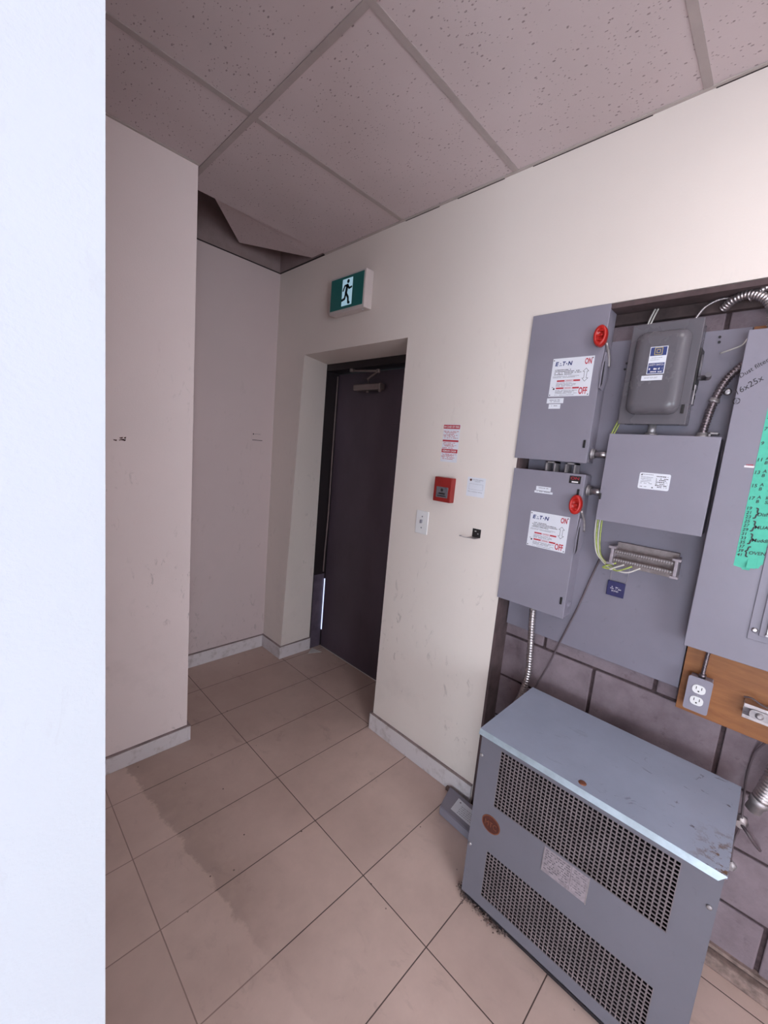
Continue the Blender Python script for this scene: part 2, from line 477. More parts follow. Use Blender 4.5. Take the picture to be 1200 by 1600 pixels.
# niche back: block courses over a mortar bed
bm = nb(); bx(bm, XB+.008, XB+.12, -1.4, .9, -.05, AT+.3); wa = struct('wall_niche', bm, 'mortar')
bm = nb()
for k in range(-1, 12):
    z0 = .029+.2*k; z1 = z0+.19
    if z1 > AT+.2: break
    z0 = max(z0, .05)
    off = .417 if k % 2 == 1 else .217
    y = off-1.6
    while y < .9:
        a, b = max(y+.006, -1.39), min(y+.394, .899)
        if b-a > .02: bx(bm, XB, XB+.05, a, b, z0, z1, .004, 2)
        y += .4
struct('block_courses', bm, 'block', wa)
bm = nb(); bx(bm, XB-.035, XB+.05, -1.3, .803, 0, .045, .006); bx(bm, XB-.012, XB+.05, -1.3, .803, .052, .064)
struct('block_footing', bm, 'floor_raw', wa)
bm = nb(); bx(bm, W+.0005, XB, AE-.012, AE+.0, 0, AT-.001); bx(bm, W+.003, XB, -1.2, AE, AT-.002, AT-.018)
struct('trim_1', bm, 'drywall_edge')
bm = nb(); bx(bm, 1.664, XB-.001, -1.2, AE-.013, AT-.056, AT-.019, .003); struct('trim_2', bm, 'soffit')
# projecting wall at the left, back wall of the little corner
bm = nb(); bx(bm, -2.6, XL, YL, 2.9, 0, H+.0); wl = struct('wall_left', bm, 'pier')
bm = nb()
r = random.Random(5)
for k in range(9):
    x = r.uniform(.44, .485); z = 1.541+r.uniform(-.006, .006); L = r.uniform(.006, .016)
    prism(bm, [(x, YL-.0004, z), (x+L, YL-.0004, z+r.uniform(-.002, .004)), (x+L*.8, YL-.0004, z+r.uniform(-.008, -.002)), (x+.002, YL-.0004, z-.004)], (0, -.0004, 0))
obj('paint_chip', bm, 'rust', wl)
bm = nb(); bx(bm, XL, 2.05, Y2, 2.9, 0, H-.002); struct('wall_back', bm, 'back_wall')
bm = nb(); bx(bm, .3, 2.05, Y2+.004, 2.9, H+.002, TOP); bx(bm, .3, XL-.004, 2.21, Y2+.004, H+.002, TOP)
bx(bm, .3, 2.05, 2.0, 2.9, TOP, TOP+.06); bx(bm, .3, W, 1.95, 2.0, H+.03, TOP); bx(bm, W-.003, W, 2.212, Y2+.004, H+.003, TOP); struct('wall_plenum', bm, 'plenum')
bm = nb(); bx(bm, XL-.001, W, Y2-.004, Y2+.003, H-.003, H+.003); bx(bm, W-.004, W, 2.215, Y2, H-.003, H+.004); struct('wall_angle_shadow', bm, 'gap_shade')  # thin black strips draw the shadow line of the wall angle
# bright wall end close to the camera
bm = nb(); e = lambda z: .103+.009*(z-1.5)
hexa(bm, [(-2.6,.5,0),(e(0),.5,0),(e(0),.62,0),(-2.6,.62,0),(-2.6,.5,H),(e(H),.5,H),(e(H),.62,H),(-2.6,.62,H)])
struct('wall_near', bm, 'white_wall')
bm = nb(); bx(bm, -2.6, 2.1, -3.3, -3.2, 0, H); struct('wall_rear', bm, 'outer')
bm = nb(); bx(bm, -2.7, -2.6, -3.3, 2.9, 0, H); struct('wall_far_left', bm, 'outer')
# unseen daylight window added behind the viewer to light the facing walls
wd = bpy.data.objects.new('added_window_1', None); C.objects.link(wd); place(wd, None, Vector((-.95, -3.2, .74))); wd['kind'] = 'structure'
bm = nb(); bx(bm, -1.7, -.2, -3.199, -3.19, .8, 2.1); obj('window_pane', bm, 'day_pane', wd)
bm = nb()
for q in ((-1.76, -1.7, .74, 2.16), (-.2, -.14, .74, 2.16), (-1.7, -.2, .74, .8), (-1.7, -.2, 2.1, 2.16), (-.98, -.92, .8, 2.1)): bx(bm, q[0], q[1], -3.198, -3.16, q[2], q[3], .003)
obj('added_window_frame', bm, 'white_plastic', wd)
wd = bpy.data.objects.new('added_window_2', None); C.objects.link(wd); place(wd, None, Vector((-2.6, -1.1, .29))); wd['kind'] = 'structure'  # unseen side window added to light the right wall
bm = nb(); bx(bm, -2.599, -2.59, -2.0, -.3, .35, 1.6); obj('window_pane', bm, 'side_pane', wd)
bm = nb()
for q in ((-2.06, -2.0, .29, 1.66), (-.3, -.24, .29, 1.66), (-2.0, -.3, .29, .35), (-2.0, -.3, 1.6, 1.66), (-1.18, -1.12, .35, 1.6)): bx(bm, -2.598, -2.56, q[0], q[1], q[2], q[3], .003)
obj('added_window_frame', bm, 'white_plastic', wd)
# ceiling: lay-in tiles and the grid under them
YB = [.357-.6096*k for k in range(6, -1, -1)]+[.9666, 1.5762]
YB = [-3.2]+[y for y in YB if y > -3.19]+[2.2095]
XBARS = [-1.6552, -.4352, .784]
XC = [-2.6]+XBARS+[W]
bm = nb()
for i in range(len(YB)-1):
    for j in range(len(XC)-1):
        y1 = min(YB[i+1]-.0005, 2.209)
        bx(bm, XC[j]+.0005, XC[j+1]-.0005, YB[i]+.0005, y1, H, H+.016)
ce = struct('ceiling', bm, 'ctile')
bm = nb()
for y in YB[1:-1]: bx(bm, -2.6, W, y-.0115, y+.0115, H-.003, H-.0002)
for x in XBARS: bx(bm, x-.0115, x+.0115, -3.2, 2.209, H-.0045, H-.0006) if x > .7 else bx(bm, x-.0115, x+.0115, -3.2, 2.009, H-.0045, H-.0006)
struct('ceiling_grid', bm, 'tbar', ce)
bm = nb(); bx(bm, W-.012, W, -3.2, 2.209, H-.004, H-.0003); bx(bm, -2.6, XL, YL-.012, YL, H-.004, H-.0003)
struct('wall_angle', bm, 'wall_angle', ce)
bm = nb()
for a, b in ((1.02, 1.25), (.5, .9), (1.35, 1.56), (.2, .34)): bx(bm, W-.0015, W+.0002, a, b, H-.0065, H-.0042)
struct('ceiling_shadow_gap', bm, 'gap_shade', ce)
# loose, broken tile leaning in the open bay
P = [(.905, 2.214, 2.7475), (1.262, 2.655, 2.778), (1.583, 2.335, 2.733), (1.583, 2.214, 2.733)]
bm = nb(); prism(bm, P, (0, 0, .016)); o = obj('ceiling_tile', bm, 'ctile')
tag(o, 'broken ceiling tile fallen askew in the dark open ceiling bay', 'ceiling tile')

# baseboards
def baseboard(name, pts, h, d=.014):
    bm = nb(); cap = nb()
    for (a, b) in pts:
        (x0, y0), (x1, y1) = a, b
        bx(bm, x0, x1, y0, y1, .001, h-.006, .0015, 1)
        bx(cap, x0+(.002 if x1-x0 < .05 else 0), x1, y0+(.002 if y1-y0 < .05 else 0), y1, h-.0055, h)
    o = struct(name, bm, 'base'); obj('cap_edge', cap, 'base_cap', o)
baseboard('baseboard_right', [((W-.014, AE+.002), (W, 1.4736)), ((W-.014, 1.4736), (1.845, 1.4876))], .10)
baseboard('baseboard_left', [((-2.6, YL-.014), (XL+.001, YL)), ((XL+.0005, YL-.014), (XL+.0145, Y2-.015))], .086)
baseboard('baseboard_back', [((XL+.015, Y2-.014), (W-.015, Y2))], .097)
baseboard('baseboard_jamb', [((W-.014, 2.4515), (W, Y2)), ((W, 2.452), (1.853, 2.466))], .097)

# ------------------------------------------------------------------ door in its recess
d = bpy.data.objects.new('door_1', None); C.objects.link(d); place(d, None, Vector((1.955, 2.05, 0))); d['kind'] = 'structure'
d['label'] = 'dark purple brown steel exit door set back in the right wall'
bm = nb()
hexa(bm, [(1.853,2.4655,.0),(2.0,2.463,.0),(2.0,2.5,.0),(1.853,2.5,.0),(1.853,2.4655,2.165),(2.0,2.463,2.165),(2.0,2.5,2.165),(1.853,2.5,2.165)])
bx(bm, 1.853, 2.0, 1.4746, 2.4655, 2.112, 2.157); bx(bm, 1.853, 2.0, 1.4746, 1.51, 0, 2.112)
obj('door_frame', bm, 'door_frame', d)
bm = nb(); bx(bm, 1.953, 1.998, 1.512, 2.447, .008, 2.104, .002); leaf = obj('door_leaf', bm, 'door', d)
bm = nb(); bx(bm, 1.858, 1.952, 2.460, 2.4645, .002, .60, .001); obj('frame_patch', bm, 'frame_patch', d)
bm = nb(); tube(bm, smooth_path([(1.945, 2.452, 2.09), (1.944, 2.453, 1.5), (1.942, 2.449, 1.1), (1.938, 2.455, .78), (1.934, 2.452, .62)], 6), .0055, 8)
obj('weatherstrip', bm, 'strip', d)
bm = nb(); bx(bm, 1.953, 1.957, 2.4500, 2.4580, .14, .56); obj('daylight_gap', bm, 'daylight', d)
bm = nb(); bx(bm, 1.947, 1.9545, 1.515, 1.60, 1.86, 2.0, .003); bx(bm, 1.950, 1.9545, 1.515, 1.88, 1.752, 1.766, .001)
obj('patch_plate', bm, 'door', d)
bm = nb(); bx(bm, 1.90, 1.953, 1.965, 2.225, 1.975, 2.018, .009, 3); cl = obj('closer_body', bm, 'closer', d)
bm = nb(); lathe(bm, (1.925, 1.985, 1.985), (0, 0, -1), [(.012, 0), (.014, .012), (.006, .022)]); lathe(bm, (1.925, 2.1, 1.978), (0, 0, -1), [(.012, 0), (.010, .016)])
obj('closer_pinion', bm, 'closer', cl)
bm = nb(); tube(bm, [(1.925, 2.09, 2.016), (1.90, 2.08, 2.045), (1.86, 1.95, 2.078)], .006, 8); tube(bm, [(1.86, 1.945, 2.08), (1.862, 2.20, 2.098)], .0075, 8)
lathe(bm, (1.86, 1.945, 2.068), (0, 0, 1), [(.012, 0), (.012, .022)]); bx(bm, 1.853, 1.872, 2.185, 2.215, 2.09, 2.111)
obj('closer_arm', bm, 'closer', cl)
bm = nb(); bx(bm, 1.955, 1.985, 1.512, 2.44, .0005, .007); obj('door_sweep', bm, 'wire_white', d)

# ------------------------------------------------------------------ ceiling lights (both outside the picture, above and behind the camera; the rear one added as fill)
def ceiling_light(x0, x1, y0, y1, s, label):
    t = thing('ceiling_light', label, 'ceiling light', ((x0+x1)/2, (y0+y1)/2, H-.02), 'flat ceiling lights')
    b = nb()
    for q in ((x0, x1, y0, y0+.02), (x0, x1, y1-.02, y1), (x0, x0+.02, y0+.02, y1-.02), (x1-.02, x1, y0+.02, y1-.02)): bx(b, *q, H-.02, H-.005)
    obj('frame', b, 'white_plastic', t)
    b = nb(); bx(b, x0+.02, x1-.02, y0+.02, y1-.02, H-.016, H-.008)
    mm = emis('lit_diffuser', (*LIGHT_COL, 1), s, (.8, .8, .8, 1))
    obj('diffuser', b, mm, t)
ceiling_light(.56, 1.04, -.245, .17, LIGHT_NEAR, 'flat square ceiling light above the grey transformer')
ceiling_light(-.42, .77, -1.46, -.87, FILL_BACK, 'added long flat fill light over the open floor behind the viewer')

# ------------------------------------------------------------------ exit sign
t = thing('exit_sign', 'green running figure exit sign above the recessed door', 'exit sign', (W, 1.93, 2.33))
FX = 1.535
bm = nb(); bx(bm, FX+.002, W-.0005, 1.762, 2.062, 2.335, 2.532, .004, 2); case = obj('housing', bm, 'exit_case', t)
bm = nb(); bx(bm, FX-.001, FX+.0015, 1.775, 2.05, 2.352, 2.52); obj('face_panel', bm, 'exit_green', t)
yc = 1.9
bm = nb(); bx(bm, FX-.002, FX-.0012, 1.862, 1.948, 2.366, 2.506); pic = obj('doorway_pictogram', bm, 'exit_white', t)
bm = nb()
X = FX-.0026
def limb(b, pts, w):
    for (y0, z0), (y1, z1) in zip(pts, pts[1:]):
        w = w*1.0; dv = Vector((0, y1-y0, z1-z0)); n = Vector((0, -dv.z, dv.y)).normalized()*w/2
        a, c = Vector((X, y0, z0)), Vector((X, y1, z1))
        prism(b, [a+n, a-n, c-n, c+n], (-.0003, 0, 0))
        lathe(b, a, (-1, 0, 0), [(w/2, 0), (w/2, .0003)], 10)
    lathe(b, (X, *pts[-1]), (-1, 0, 0), [(w/2, 0), (w/2, .0003)], 10)
lathe(bm, (X, 1.898, 2.49), (-1, 0, 0), [(.0105, 0), (.0105, .0004)], 20)
limb(bm, [(1.905, 2.467), (1.913, 2.43)], .020)
limb(bm, [(1.902, 2.472), (1.925, 2.470), (1.938, 2.447)], .011)
limb(bm, [(1.900, 2.470), (1.888, 2.452), (1.868, 2.456)], .011)
limb(bm, [(1.910, 2.428), (1.893, 2.405), (1.890, 2.378), (1.882, 2.377)], .014)
limb(bm, [(1.914, 2.428), (1.922, 2.402), (1.944, 2.397)], .014)
obj('running_figure', bm, 'exit_dark', pic)
bm = nb(); lathe(bm, (1.555, 1.79, 2.335), (0, 0, -1), [(.006, 0), (.006, .006), (.003, .008)]); obj('test_button', bm, 'steel', case)

# ------------------------------------------------------------------ small things on the cream wall
E6 = .0006
t = thing('fire_notice', 'narrow red and white fire instruction notice above the red pull box', 'notice', (W, 1.14, 1.56))
bm = nb(); decal(bm, W, 1.098, 1.190, 1.562, 1.735); sheet = obj('sheet', bm, 'label', t)
bm = nb(); decal(bm, W-E6, 1.1, 1.191, 1.715, 1.733, .0003); decal(bm, W-E6, 1.1, 1.189, 1.656, 1.664, .0003); decal(bm, W-E6, 1.1, 1.189, 1.605, 1.622, .0003)
obj('red_band', bm, 'ink_red', sheet)
bm = nb(); wtext(bm, 'IN CASE OF FIRE', W-.001, 1.187, 1.7195, w=.083, h=.009, bold=.02); wtext(bm, 'REMAIN CALM', W-.001, 1.182, 1.609, w=.074, h=.009, bold=.02)
obj('white_lettering', bm, 'ink_white', sheet)
bm = nb(); wtext(bm, 'CAUTION', W-E6, 1.172, 1.632, w=.05, h=.0075)
for i, z in enumerate((1.702, 1.697, 1.690, 1.6845, 1.679, 1.672, 1.649, 1.643, 1.638, 1.626, 1.597, 1.592, 1.587, 1.582, 1.575)):
    dashes(bm, W-E6, 1.188-(i % 3)*.004, 1.104+(i*7 % 5)*.006, z, .0028, i)
obj('lettering', bm, 'ink_red', sheet)

t = thing('fire_pull_station', 'red fire alarm pull box on the cream wall left of the white notice', 'fire alarm', (W, 1.14, 1.372))
bm = nb(); bx(bm, 1.560, W-.0005, 1.088, 1.186, 1.376, 1.490, .003); body = obj('body', bm, 'red_enamel', t)
bm = nb(); bx(bm, 1.5575, 1.5605, 1.103, 1.169, 1.396, 1.446, .001); win = obj('window_pane', bm, 'grey_dark', t)
bm = nb(); bx(bm, 1.556, 1.5578, 1.118, 1.152, 1.412, 1.419); lathe(bm, (1.5577, 1.136, 1.432), (-1, 0, 0), [(.007, 0), (.007, .0015)]); bx(bm, 1.556, 1.5578, 1.112, 1.158, 1.402, 1.406)
obj('pull_bar', bm, 'black', win)

t = thing('wall_notice', 'square white paper notice with a round logo on the cream wall', 'notice', (W, .98, 1.42))
bm = nb(); decal(bm, W, .935, 1.027, 1.421, 1.506); sheet = obj('sheet', bm, 'label', t)
bm = nb(); wtext(bm, 'ELEVATED DESIGN', W-E6, 1.002, 1.4935, w=.055, h=.0045); wtext(bm, 'IDENTIFY', W-E6, .988, 1.487, w=.028, h=.004)
wtext(bm, 'Not including ceilings', W-E6, 1.018, 1.4395, w=.072, h=.0055)
for q in ((.945, 1.016, 1.477, 1.4776), (.945, 1.016, 1.452, 1.4526), (1.0155, 1.016, 1.452, 1.477), (.945, .9455, 1.452, 1.477)): decal(bm, W-E6, *q, .0003)
obj('lettering', bm, 'ink_grey', sheet)
bm = nb(); lathe(bm, (W-E6, 1.010, 1.494), (-1, 0, 0), [(.0055, 0), (.0055, .0004)]); obj('round_logo', bm, 'rust', sheet)

t = thing('corner_notice', 'tiny faded white card on the shaded back wall of the corner', 'notice', (1.474, Y2, 1.57))
RB = Vector((1, 0, 0))
bm = nb(); bx(bm, 1.43, 1.519, Y2-.0012, Y2-.0002, 1.572, 1.638); sheet = obj('sheet', bm, 'back_wall', t)
bm = nb(); text_bm(bm, 'ELEVATED DESIGN', ((1.452, Y2-.0014, 1.622), RB, U_), w=.045, h=.005); bx(bm, 1.435, 1.512, Y2-.0018, Y2-.0012, 1.580, 1.584)
lathe(bm, (1.442, Y2-.0012, 1.623), (0, -1, 0), [(.005, 0), (.005, .0005)]); obj('lettering', bm, 'ink_black', sheet)

t = thing('light_switch', 'white toggle light switch plate on the cream wall beside the door', 'light switch', (W, 1.26, 1.195))
bm = nb(); bx(bm, W-.006, W-.0003, 1.222, 1.299, 1.196, 1.311, .003, 3); pl = obj('cover_plate', bm, 'white_plastic', t)
bm = nb(); bx(bm, W-.018, W-.0058, 1.256, 1.265, 1.250, 1.268, .002); obj('toggle', bm, 'ink_grey', t)
bm = nb()
for z in (1.227, 1.283): lathe(bm, (W-.006, 1.26, z), (-1, 0, 0), [(.004, 0), (.003, .0012)], 14)
obj('screw', bm, 'ink_grey', pl)

t = thing('open_outlet_box', 'small black open wall box with a bent metal hook below the white notice', 'wall box', (W, .948, 1.24))
bm = nb(); bx(bm, W-.003, W-.0003, .927, .969, 1.243, 1.281, .001); bk = obj('box_face', bm, 'black', t)
bm = nb(); bx(bm, W-.0045, W-.003, .937, .942, 1.258, 1.262); bx(bm, W-.0045, W-.003, .949, .957, 1.268, 1.272); obj('contact', bm, 'wire_white', bk)
bm = nb(); prism(bm, [(W-.003, .927, 1.2425), (W-.003, .969, 1.2425), (W-.040, .976, 1.240), (W-.034, .935, 1.240)], (0, 0, .0012)); 
tube(bm, smooth_path([(W-.034, .955, 1.241), (W-.04, .985, 1.240), (W-.046, 1.000, 1.243)], 5), .0018, 6); bx(bm, W-.049, W-.043, .996, 1.006, 1.241, 1.246)
obj('hook', bm, 'steel_dull', t)

# ------------------------------------------------------------------ niche: boards
bm = nb(); bx(bm, 1.664, 1.6885, .15, .786, .884, 2.048, .002); bb = obj('backboard', bm, 'board')
tag(bb, 'grey painted mounting board behind the switch boxes', 'board')
bm = nb()
for y, z in ((.475, 1.968), (.478, 1.948), (.225, 2.027), (.224, 2.012)): lathe(bm, (1.664, y, z), (-1, 0, 0), [(.004, 0), (.0035, .003)], 12)
obj('screw', bm, 'black', bb)
bm = nb(); bx(bm, 1.655, 1.6885, -.62, .146, .821, 2.045, .001); o = obj('plywood_board', bm, 'ply')
tag(o, 'orange brown plywood sheet fixed behind the breaker panel', 'board')

# ------------------------------------------------------------------ two grey safety switches
def safety_switch(y0, y1, z0, z1, knob_z, arm_z0, arm_z1, plate, labels, lab, second):
    y0r = y0
    t = thing('safety_switch', lab, 'safety switch', (1.62, (y0+y1)/2, z0), 'grey safety switches with red handles')
    F = 1.586
    b = nb(); bx(b, F+.004, 1.663, y0+.002, y1-.002, z0+.002, z1-.002, .002); enc = obj('enclosure', b, 'grey', t)
    b = nb(); bx(b, F, F+.0045, y0, y1, z0, z1, .0015); dr = obj('front_door', b, 'grey', t)
    b = nb()
    # clips on the right edge, knockout ring on the side
    for z in (z0+.055,):
        bx(b, F-.004, F-.0002, y0+.012, y0+.020, z, z+.028, .001)
    if second: bx(b, F-.004, F-.0002, y0+.012, y0+.020, z1-.085, z1-.055, .001)
    obj('door_clip', b, 'black', dr)
    b = nb(); lathe(b, (1.632, y0+.002, z0+.05), (0, -1, 0), [(.016, 0), (.016, .002)], 24); lathe(b, (1.632, y0+.0005, z0+.05), (0, -1, 0), [(.010, 0), (.010, .005)], 20)
    obj('knockout', b, 'grey', enc)
    # handle: red oval grip on a side lever, guard plate below
    b = nb()
    pts = [(F+.008, z) for z in ()]
    N = 14; poly = []
    for k in range(N+1):
        a = k/N; z = arm_z1+(arm_z0-arm_z1)*a
        poly.append((1.600+.048*math.sin(PI*a)**.8+.010*a, y0-.003, z))
    poly += [(1.582, y0-.003, arm_z0+.004), (1.578, y0-.003, (arm_z0+arm_z1)/2), (1.590, y0-.003, arm_z1)]
    prism(b, poly, (0, -.004, 0)); gp = obj('guard_plate', b, 'grey', t)
    b = nb(); prism(b, [(1.5835, y0-.0075, arm_z0+.008), (1.5835, y0-.0075, arm_z1-.035), (1.590, y0-.0075, arm_z1-.03), (1.596, y0-.0075, arm_z0+.02)], (0, -.0006, 0)); obj('slot', b, 'black', gp)
    b = nb(); tube(b, smooth_path([(1.632, y0-.010, (arm_z0+arm_z1)/2+.02), (1.615, y0-.010, arm_z1-.01), (1.580, y0-.006, knob_z-.02)], 5), .005, 8)
    obj('lever', b, 'steel_dull', t)
    b = nb()
    prof = [(.2, 0), (.9, 0), (1.0, .15), (1.0, .75), (.9, 1.0), (.55, .93), (.5, .7), (.2, .7)]
    rings = []
    for r, h in prof:
        rings.append([b.verts.new((1.583-.030*h, y0+.012+.021*r*math.cos(2*PI*k/28), knob_z+.036*r*math.sin(2*PI*k/28))) for k in range(28)])
    for a, c in zip(rings, rings[1:]):
        for k in range(28):
            f = b.faces.new([a[k], a[(k+1) % 28], c[(k+1) % 28], c[k]]); f.smooth = True
    b.faces.new(rings[0]); b.faces.new(rings[-1][::-1])
    for s in (-.5, 0, .5): bx(b, 1.553, 1.562, y0+.003, y0+.021, knob_z+s*.03-.0025, knob_z+s*.03+.0025, .001)
    obj('red_handle', b, 'red', t)
    # warning plate
    pl, pr_, pb, pt = plate
    b = nb(); bx(b, F-.0012, F-.0001, pr_, pl, pb, pt, .0004, 1); wp = obj('warning_plate', b, 'label', t)
    X = F-.0013; w_ = pl-pr_; h_ = pt-pb
    Y = lambda u: pl-u*w_; Z = lambda v: pb+v*h_
    b = nb(); wtext(b, 'E', X, Y(.07), Z(.80), w=.085*w_, h=.11*h_, bold=.04, shear=.15); wtext(b, 'T', X, Y(.25), Z(.80), w=.08*w_, h=.11*h_, bold=.04, shear=.15)
    wtext(b, 'N', X, Y(.385), Z(.80), w=.11*w_, h=.11*h_, bold=.04, shear=.15)
    prism(b, [(X-.0004, Y(.17), Z(.80)), (X-.0004, Y(.205), Z(.80)), (X-.0004, Y(.195), Z(.83))], (.0002, 0, 0)); bx(b, X-.0005, X, Y(.215), Y(.235), Z(.80), Z(.825)); bx(b, X-.0005, X, Y(.19), Y(.21), Z(.85), Z(.875))
    lathe(b, (X, Y(.355), Z(.85)), (-1, 0, 0), [(.0022, 0), (.0022, .0005)], 12)
    obj('maker_lettering', b, 'ink_navy', wp)
    b = nb(); wtext(b, 'ON', X, Y(.79), Z(.80), w=.16*w_, h=.155*h_, bold=.03); wtext(b, 'OFF', X, Y(.74), Z(.045), w=.20*w_, h=.18*h_, bold=.03)
    obj('on_off_lettering', b, 'ink_red', wp)
    b = nb()
    for vv in (.385, .195):
        bx(b, X-.0004, X, Y(.17), Y(.36), Z(vv), Z(vv+.04)); bx(b, X-.0004, X, Y(.58), Y(.74), Z(vv), Z(vv+.04))
        bx(b, X-.0004, X, Y(.36), Y(.58), Z(vv), Z(vv+.006)); bx(b, X-.0004, X, Y(.36), Y(.58), Z(vv+.034), Z(vv+.04))
    for i, vv in enumerate((.385, .195)): wtext(b, ('WARNING', 'DANGER')[i], X, Y(.40), Z(vv+.009), w=.14*w_, h=.022*h_)
    obj('red_band', b, 'ink_red', wp)
    b = nb()
    for i, vv in enumerate((.685, .645, .605, .565)): dashes(b, X, Y(.08), Y((.48, .70, .74, .52)[i]), Z(vv), .0028, i+3+int(second)*20, .9)
    # double arrow outline
    ar = [(.845, .70), (.915, .62), (.875, .62), (.875, .45), (.915, .45), (.845, .37), (.775, .45), (.815, .45), (.815, .62), (.775, .62)]
    for (a0, b0), (a1, b1) in zip(ar, ar[1:]+ar[:1]):
        dv = Vector((0, Y(a1)-Y(a0), Z(b1)-Z(b0))); n = Vector((0, -dv.z, dv.y)).normalized()*.0006
        p, q = Vector((X-.0003, Y(a0), Z(b0))), Vector((X-.0003, Y(a1), Z(b1)))
        prism(b, [p+n, p-n, q-n, q+n], (.0002, 0, 0))
    lathe(b, (X, Y(.115), Z(.20)), (-1, 0, 0), [(.0035, 0), (.0035, .0004)], 10); bx(b, X-.0004, X, Y(.06), Y(.10), Z(.24), Z(.25))
    for u, v in ((.03, .95), (.965, .95), (.03, .04), (.965, .04)): lathe(b, (X, Y(u), Z(v)), (-1, 0, 0), [(.0022, 0), (.0018, .0008)], 10)
    obj('black_lettering', b, 'ink_black', wp)
    b = nb()
    for i, vv in enumerate((.52, .49, .345, .315, .29, .265, .15, .125, .10, .075, .03)): dashes(b, X, Y(.16 if i > 1 else .05), Y(.70 - (i % 3)*.06), Z(vv), .0018, i+40, .9)
    obj('faint_lettering', b, 'ink_grey', wp)
    for i, (a, c, e_, f_) in enumerate(labels):
        b = nb(); bx(b, F-.0009, F-.0001, c, a, e_, f_); sl = obj('sticker', b, 'label', t)
        b = nb(); dashes(b, F-.001, a-.010, c+.010, (e_+f_)/2+.001, .003, i+70); 
        if f_-e_ > .018: dashes(b, F-.001, a-.014, c+.012, (e_+f_)/2-.005, .003, i+80)
        obj('lettering', b, 'ink_grey', sl)
    if second:
        b = nb(); bx(b, F-.0012, F-.0001, y0+.014, y0+.055, z1-.036, z1-.008); ws = obj('rating_window', b, 'black', t)
        b = nb(); wtext(b, 'ON', F-.0016, y0+.050, z1-.022, w=.03, h=.010); obj('red_flag', b, 'ink_red', ws)
        b = nb(); bx(b, F-.002, F-.0012, y0+.022, y0+.045, z1-.033, z1-.028); obj('white_flag', b, 'ink_white', ws)
    return t
safety_switch(.532, .8125, 1.607, 2.156, 2.045, 1.868, 1.995, (.707, .559, 1.847, 1.986),
              [(.710, .647, 1.822, 1.841), (.700, .656, 1.802, 1.819)],
              'tall grey safety switch with red handle, the upper of the two at the niche edge', False)
safety_switch(.5265, .807, 1.012, 1.566, 1.455, 1.265, 1.405, (.710, .557, 1.264, 1.403),
              [(.703, .645, 1.488, 1.504), (.708, .636, 1.478, 1.486)],
              'lower grey safety switch with red handle, flexible conduit leaving its underside', True)
# spacer clips glimpsed between them
for y, lab in ((.665, 'small grey steel clip between the two safety switches, nearer the wall edge'), (.59, 'small grey steel clip between the two safety switches, nearer their handles')):
    bm = nb(); bx(bm, 1.60, 1.645, y-.019, y-.013, 1.567, 1.604); bx(bm, 1.60, 1.645, y+.013, y+.019, 1.567, 1.604); bx(bm, 1.60, 1.645, y-.019, y+.019, 1.5985, 1.604)
    tag(obj('steel_clip', bm, 'steel_dull'), lab, 'clip', 'clips between the safety switches')

# ------------------------------------------------------------------ old rounded switch
t = thing('rounded_switch', 'older dark grey switch box with a bulging rounded cover', 'safety switch', (1.62, .355, 1.75))
bm = nb(); bx(bm, 1.590, 1.6635, .262, .447, 1.754, 2.066, .004, 2); enc = obj('enclosure', bm, 'grey_dark', t)
bm = nb(); bx(bm, 1.5855, 1.5905, .258, .451, 1.750, 2.070, .002); cv = obj('cover_flange', bm, 'grey_dark', t)
bm = nb()
def rrect(yc, zc, w, h, r, n=8):
    out = []
    for cx, cz, a0 in ((w/2-r, h/2-r, 0), (-w/2+r, h/2-r, 90), (-w/2+r, -h/2+r, 180), (w/2-r, -h/2+r, 270)):
        for k in range(n+1):
            a = math.radians(a0+90*k/n); out.append((yc+cx+r*math.cos(a), zc+cz+r*math.sin(a)))
    return out
def dome(b, yc, zc, w, h, r, x0, depth, levels, inset):
    rings = []
    for k in range(levels+1):
        a = k/levels*PI/2; s = inset*(1-math.cos(a))
        rr = rrect(yc, zc, w-2*s, h-2*s, max(r-s*.5, .008))
        rings.append([b.verts.new((x0-depth*math.sin(a), p, q)) for p, q in rr])
    for a, c in zip(rings, rings[1:]):
        n = len(a)
        for k in range(n):
            f = b.faces.new([a[k], a[(k+1) % n], c[(k+1) % n], c[k]]); f.smooth = True
    b.faces.new(rings[0][::-1]); b.faces.new(rings[-1])
dome(bm, .357, 1.912, .152, .262, .03, 1.586, .030, 10, .032); dm = obj('rounded_cover', bm, 'grey_dark', t)
DX = 1.5558
bm = nb(); bx(bm, DX-.0012, DX+.0006, .334, .382, 1.904, 1.988); lb = obj('rating_label', bm, 'label', t)
bm = nb(); bx(bm, DX-.0016, DX-.0012, .336, .380, 1.906, 1.938); bx(bm, DX-.0016, DX-.0012, .336, .380, 1.960, 1.986); obj('navy_field', bm, 'ink_navy', lb)
bm = nb()
for s in (.011, .0055):
    for q in ((-s, s, s-.0015, s), (-s, s, -s, -s+.0015), (-s, -s+.0015, -s, s), (s-.0015, s, -s, s)):
        bx(bm, DX-.0021, DX-.0016, .358+q[0], .358+q[1], 1.9735+q[2], 1.9735+q[3])
obj('square_emblem', bm, 'ink_yellow', lb)
bm = nb(); wtext(bm, 'SAFETY SWITCH', DX-.0017, .378, 1.929, w=.040, h=.006); dashes(bm, DX-.0017, .377, .340, 1.917, .006, 5); dashes(bm, DX-.0017, .377, .340, 1.909, .004, 6)
obj('white_lettering', bm, 'ink_white', lb)
bm = nb(); dashes(bm, DX-.0013, .377, .342, 1.953, .0015, 8); dashes(bm, DX-.0013, .377, .352, 1.947, .0015, 9); obj('lettering', bm, 'ink_grey', lb)
bm = nb(); bx(bm, DX-.0010, DX+.0006, .336, .394, 1.8845, 1.900); lb = obj('sticker', bm, 'label', t)
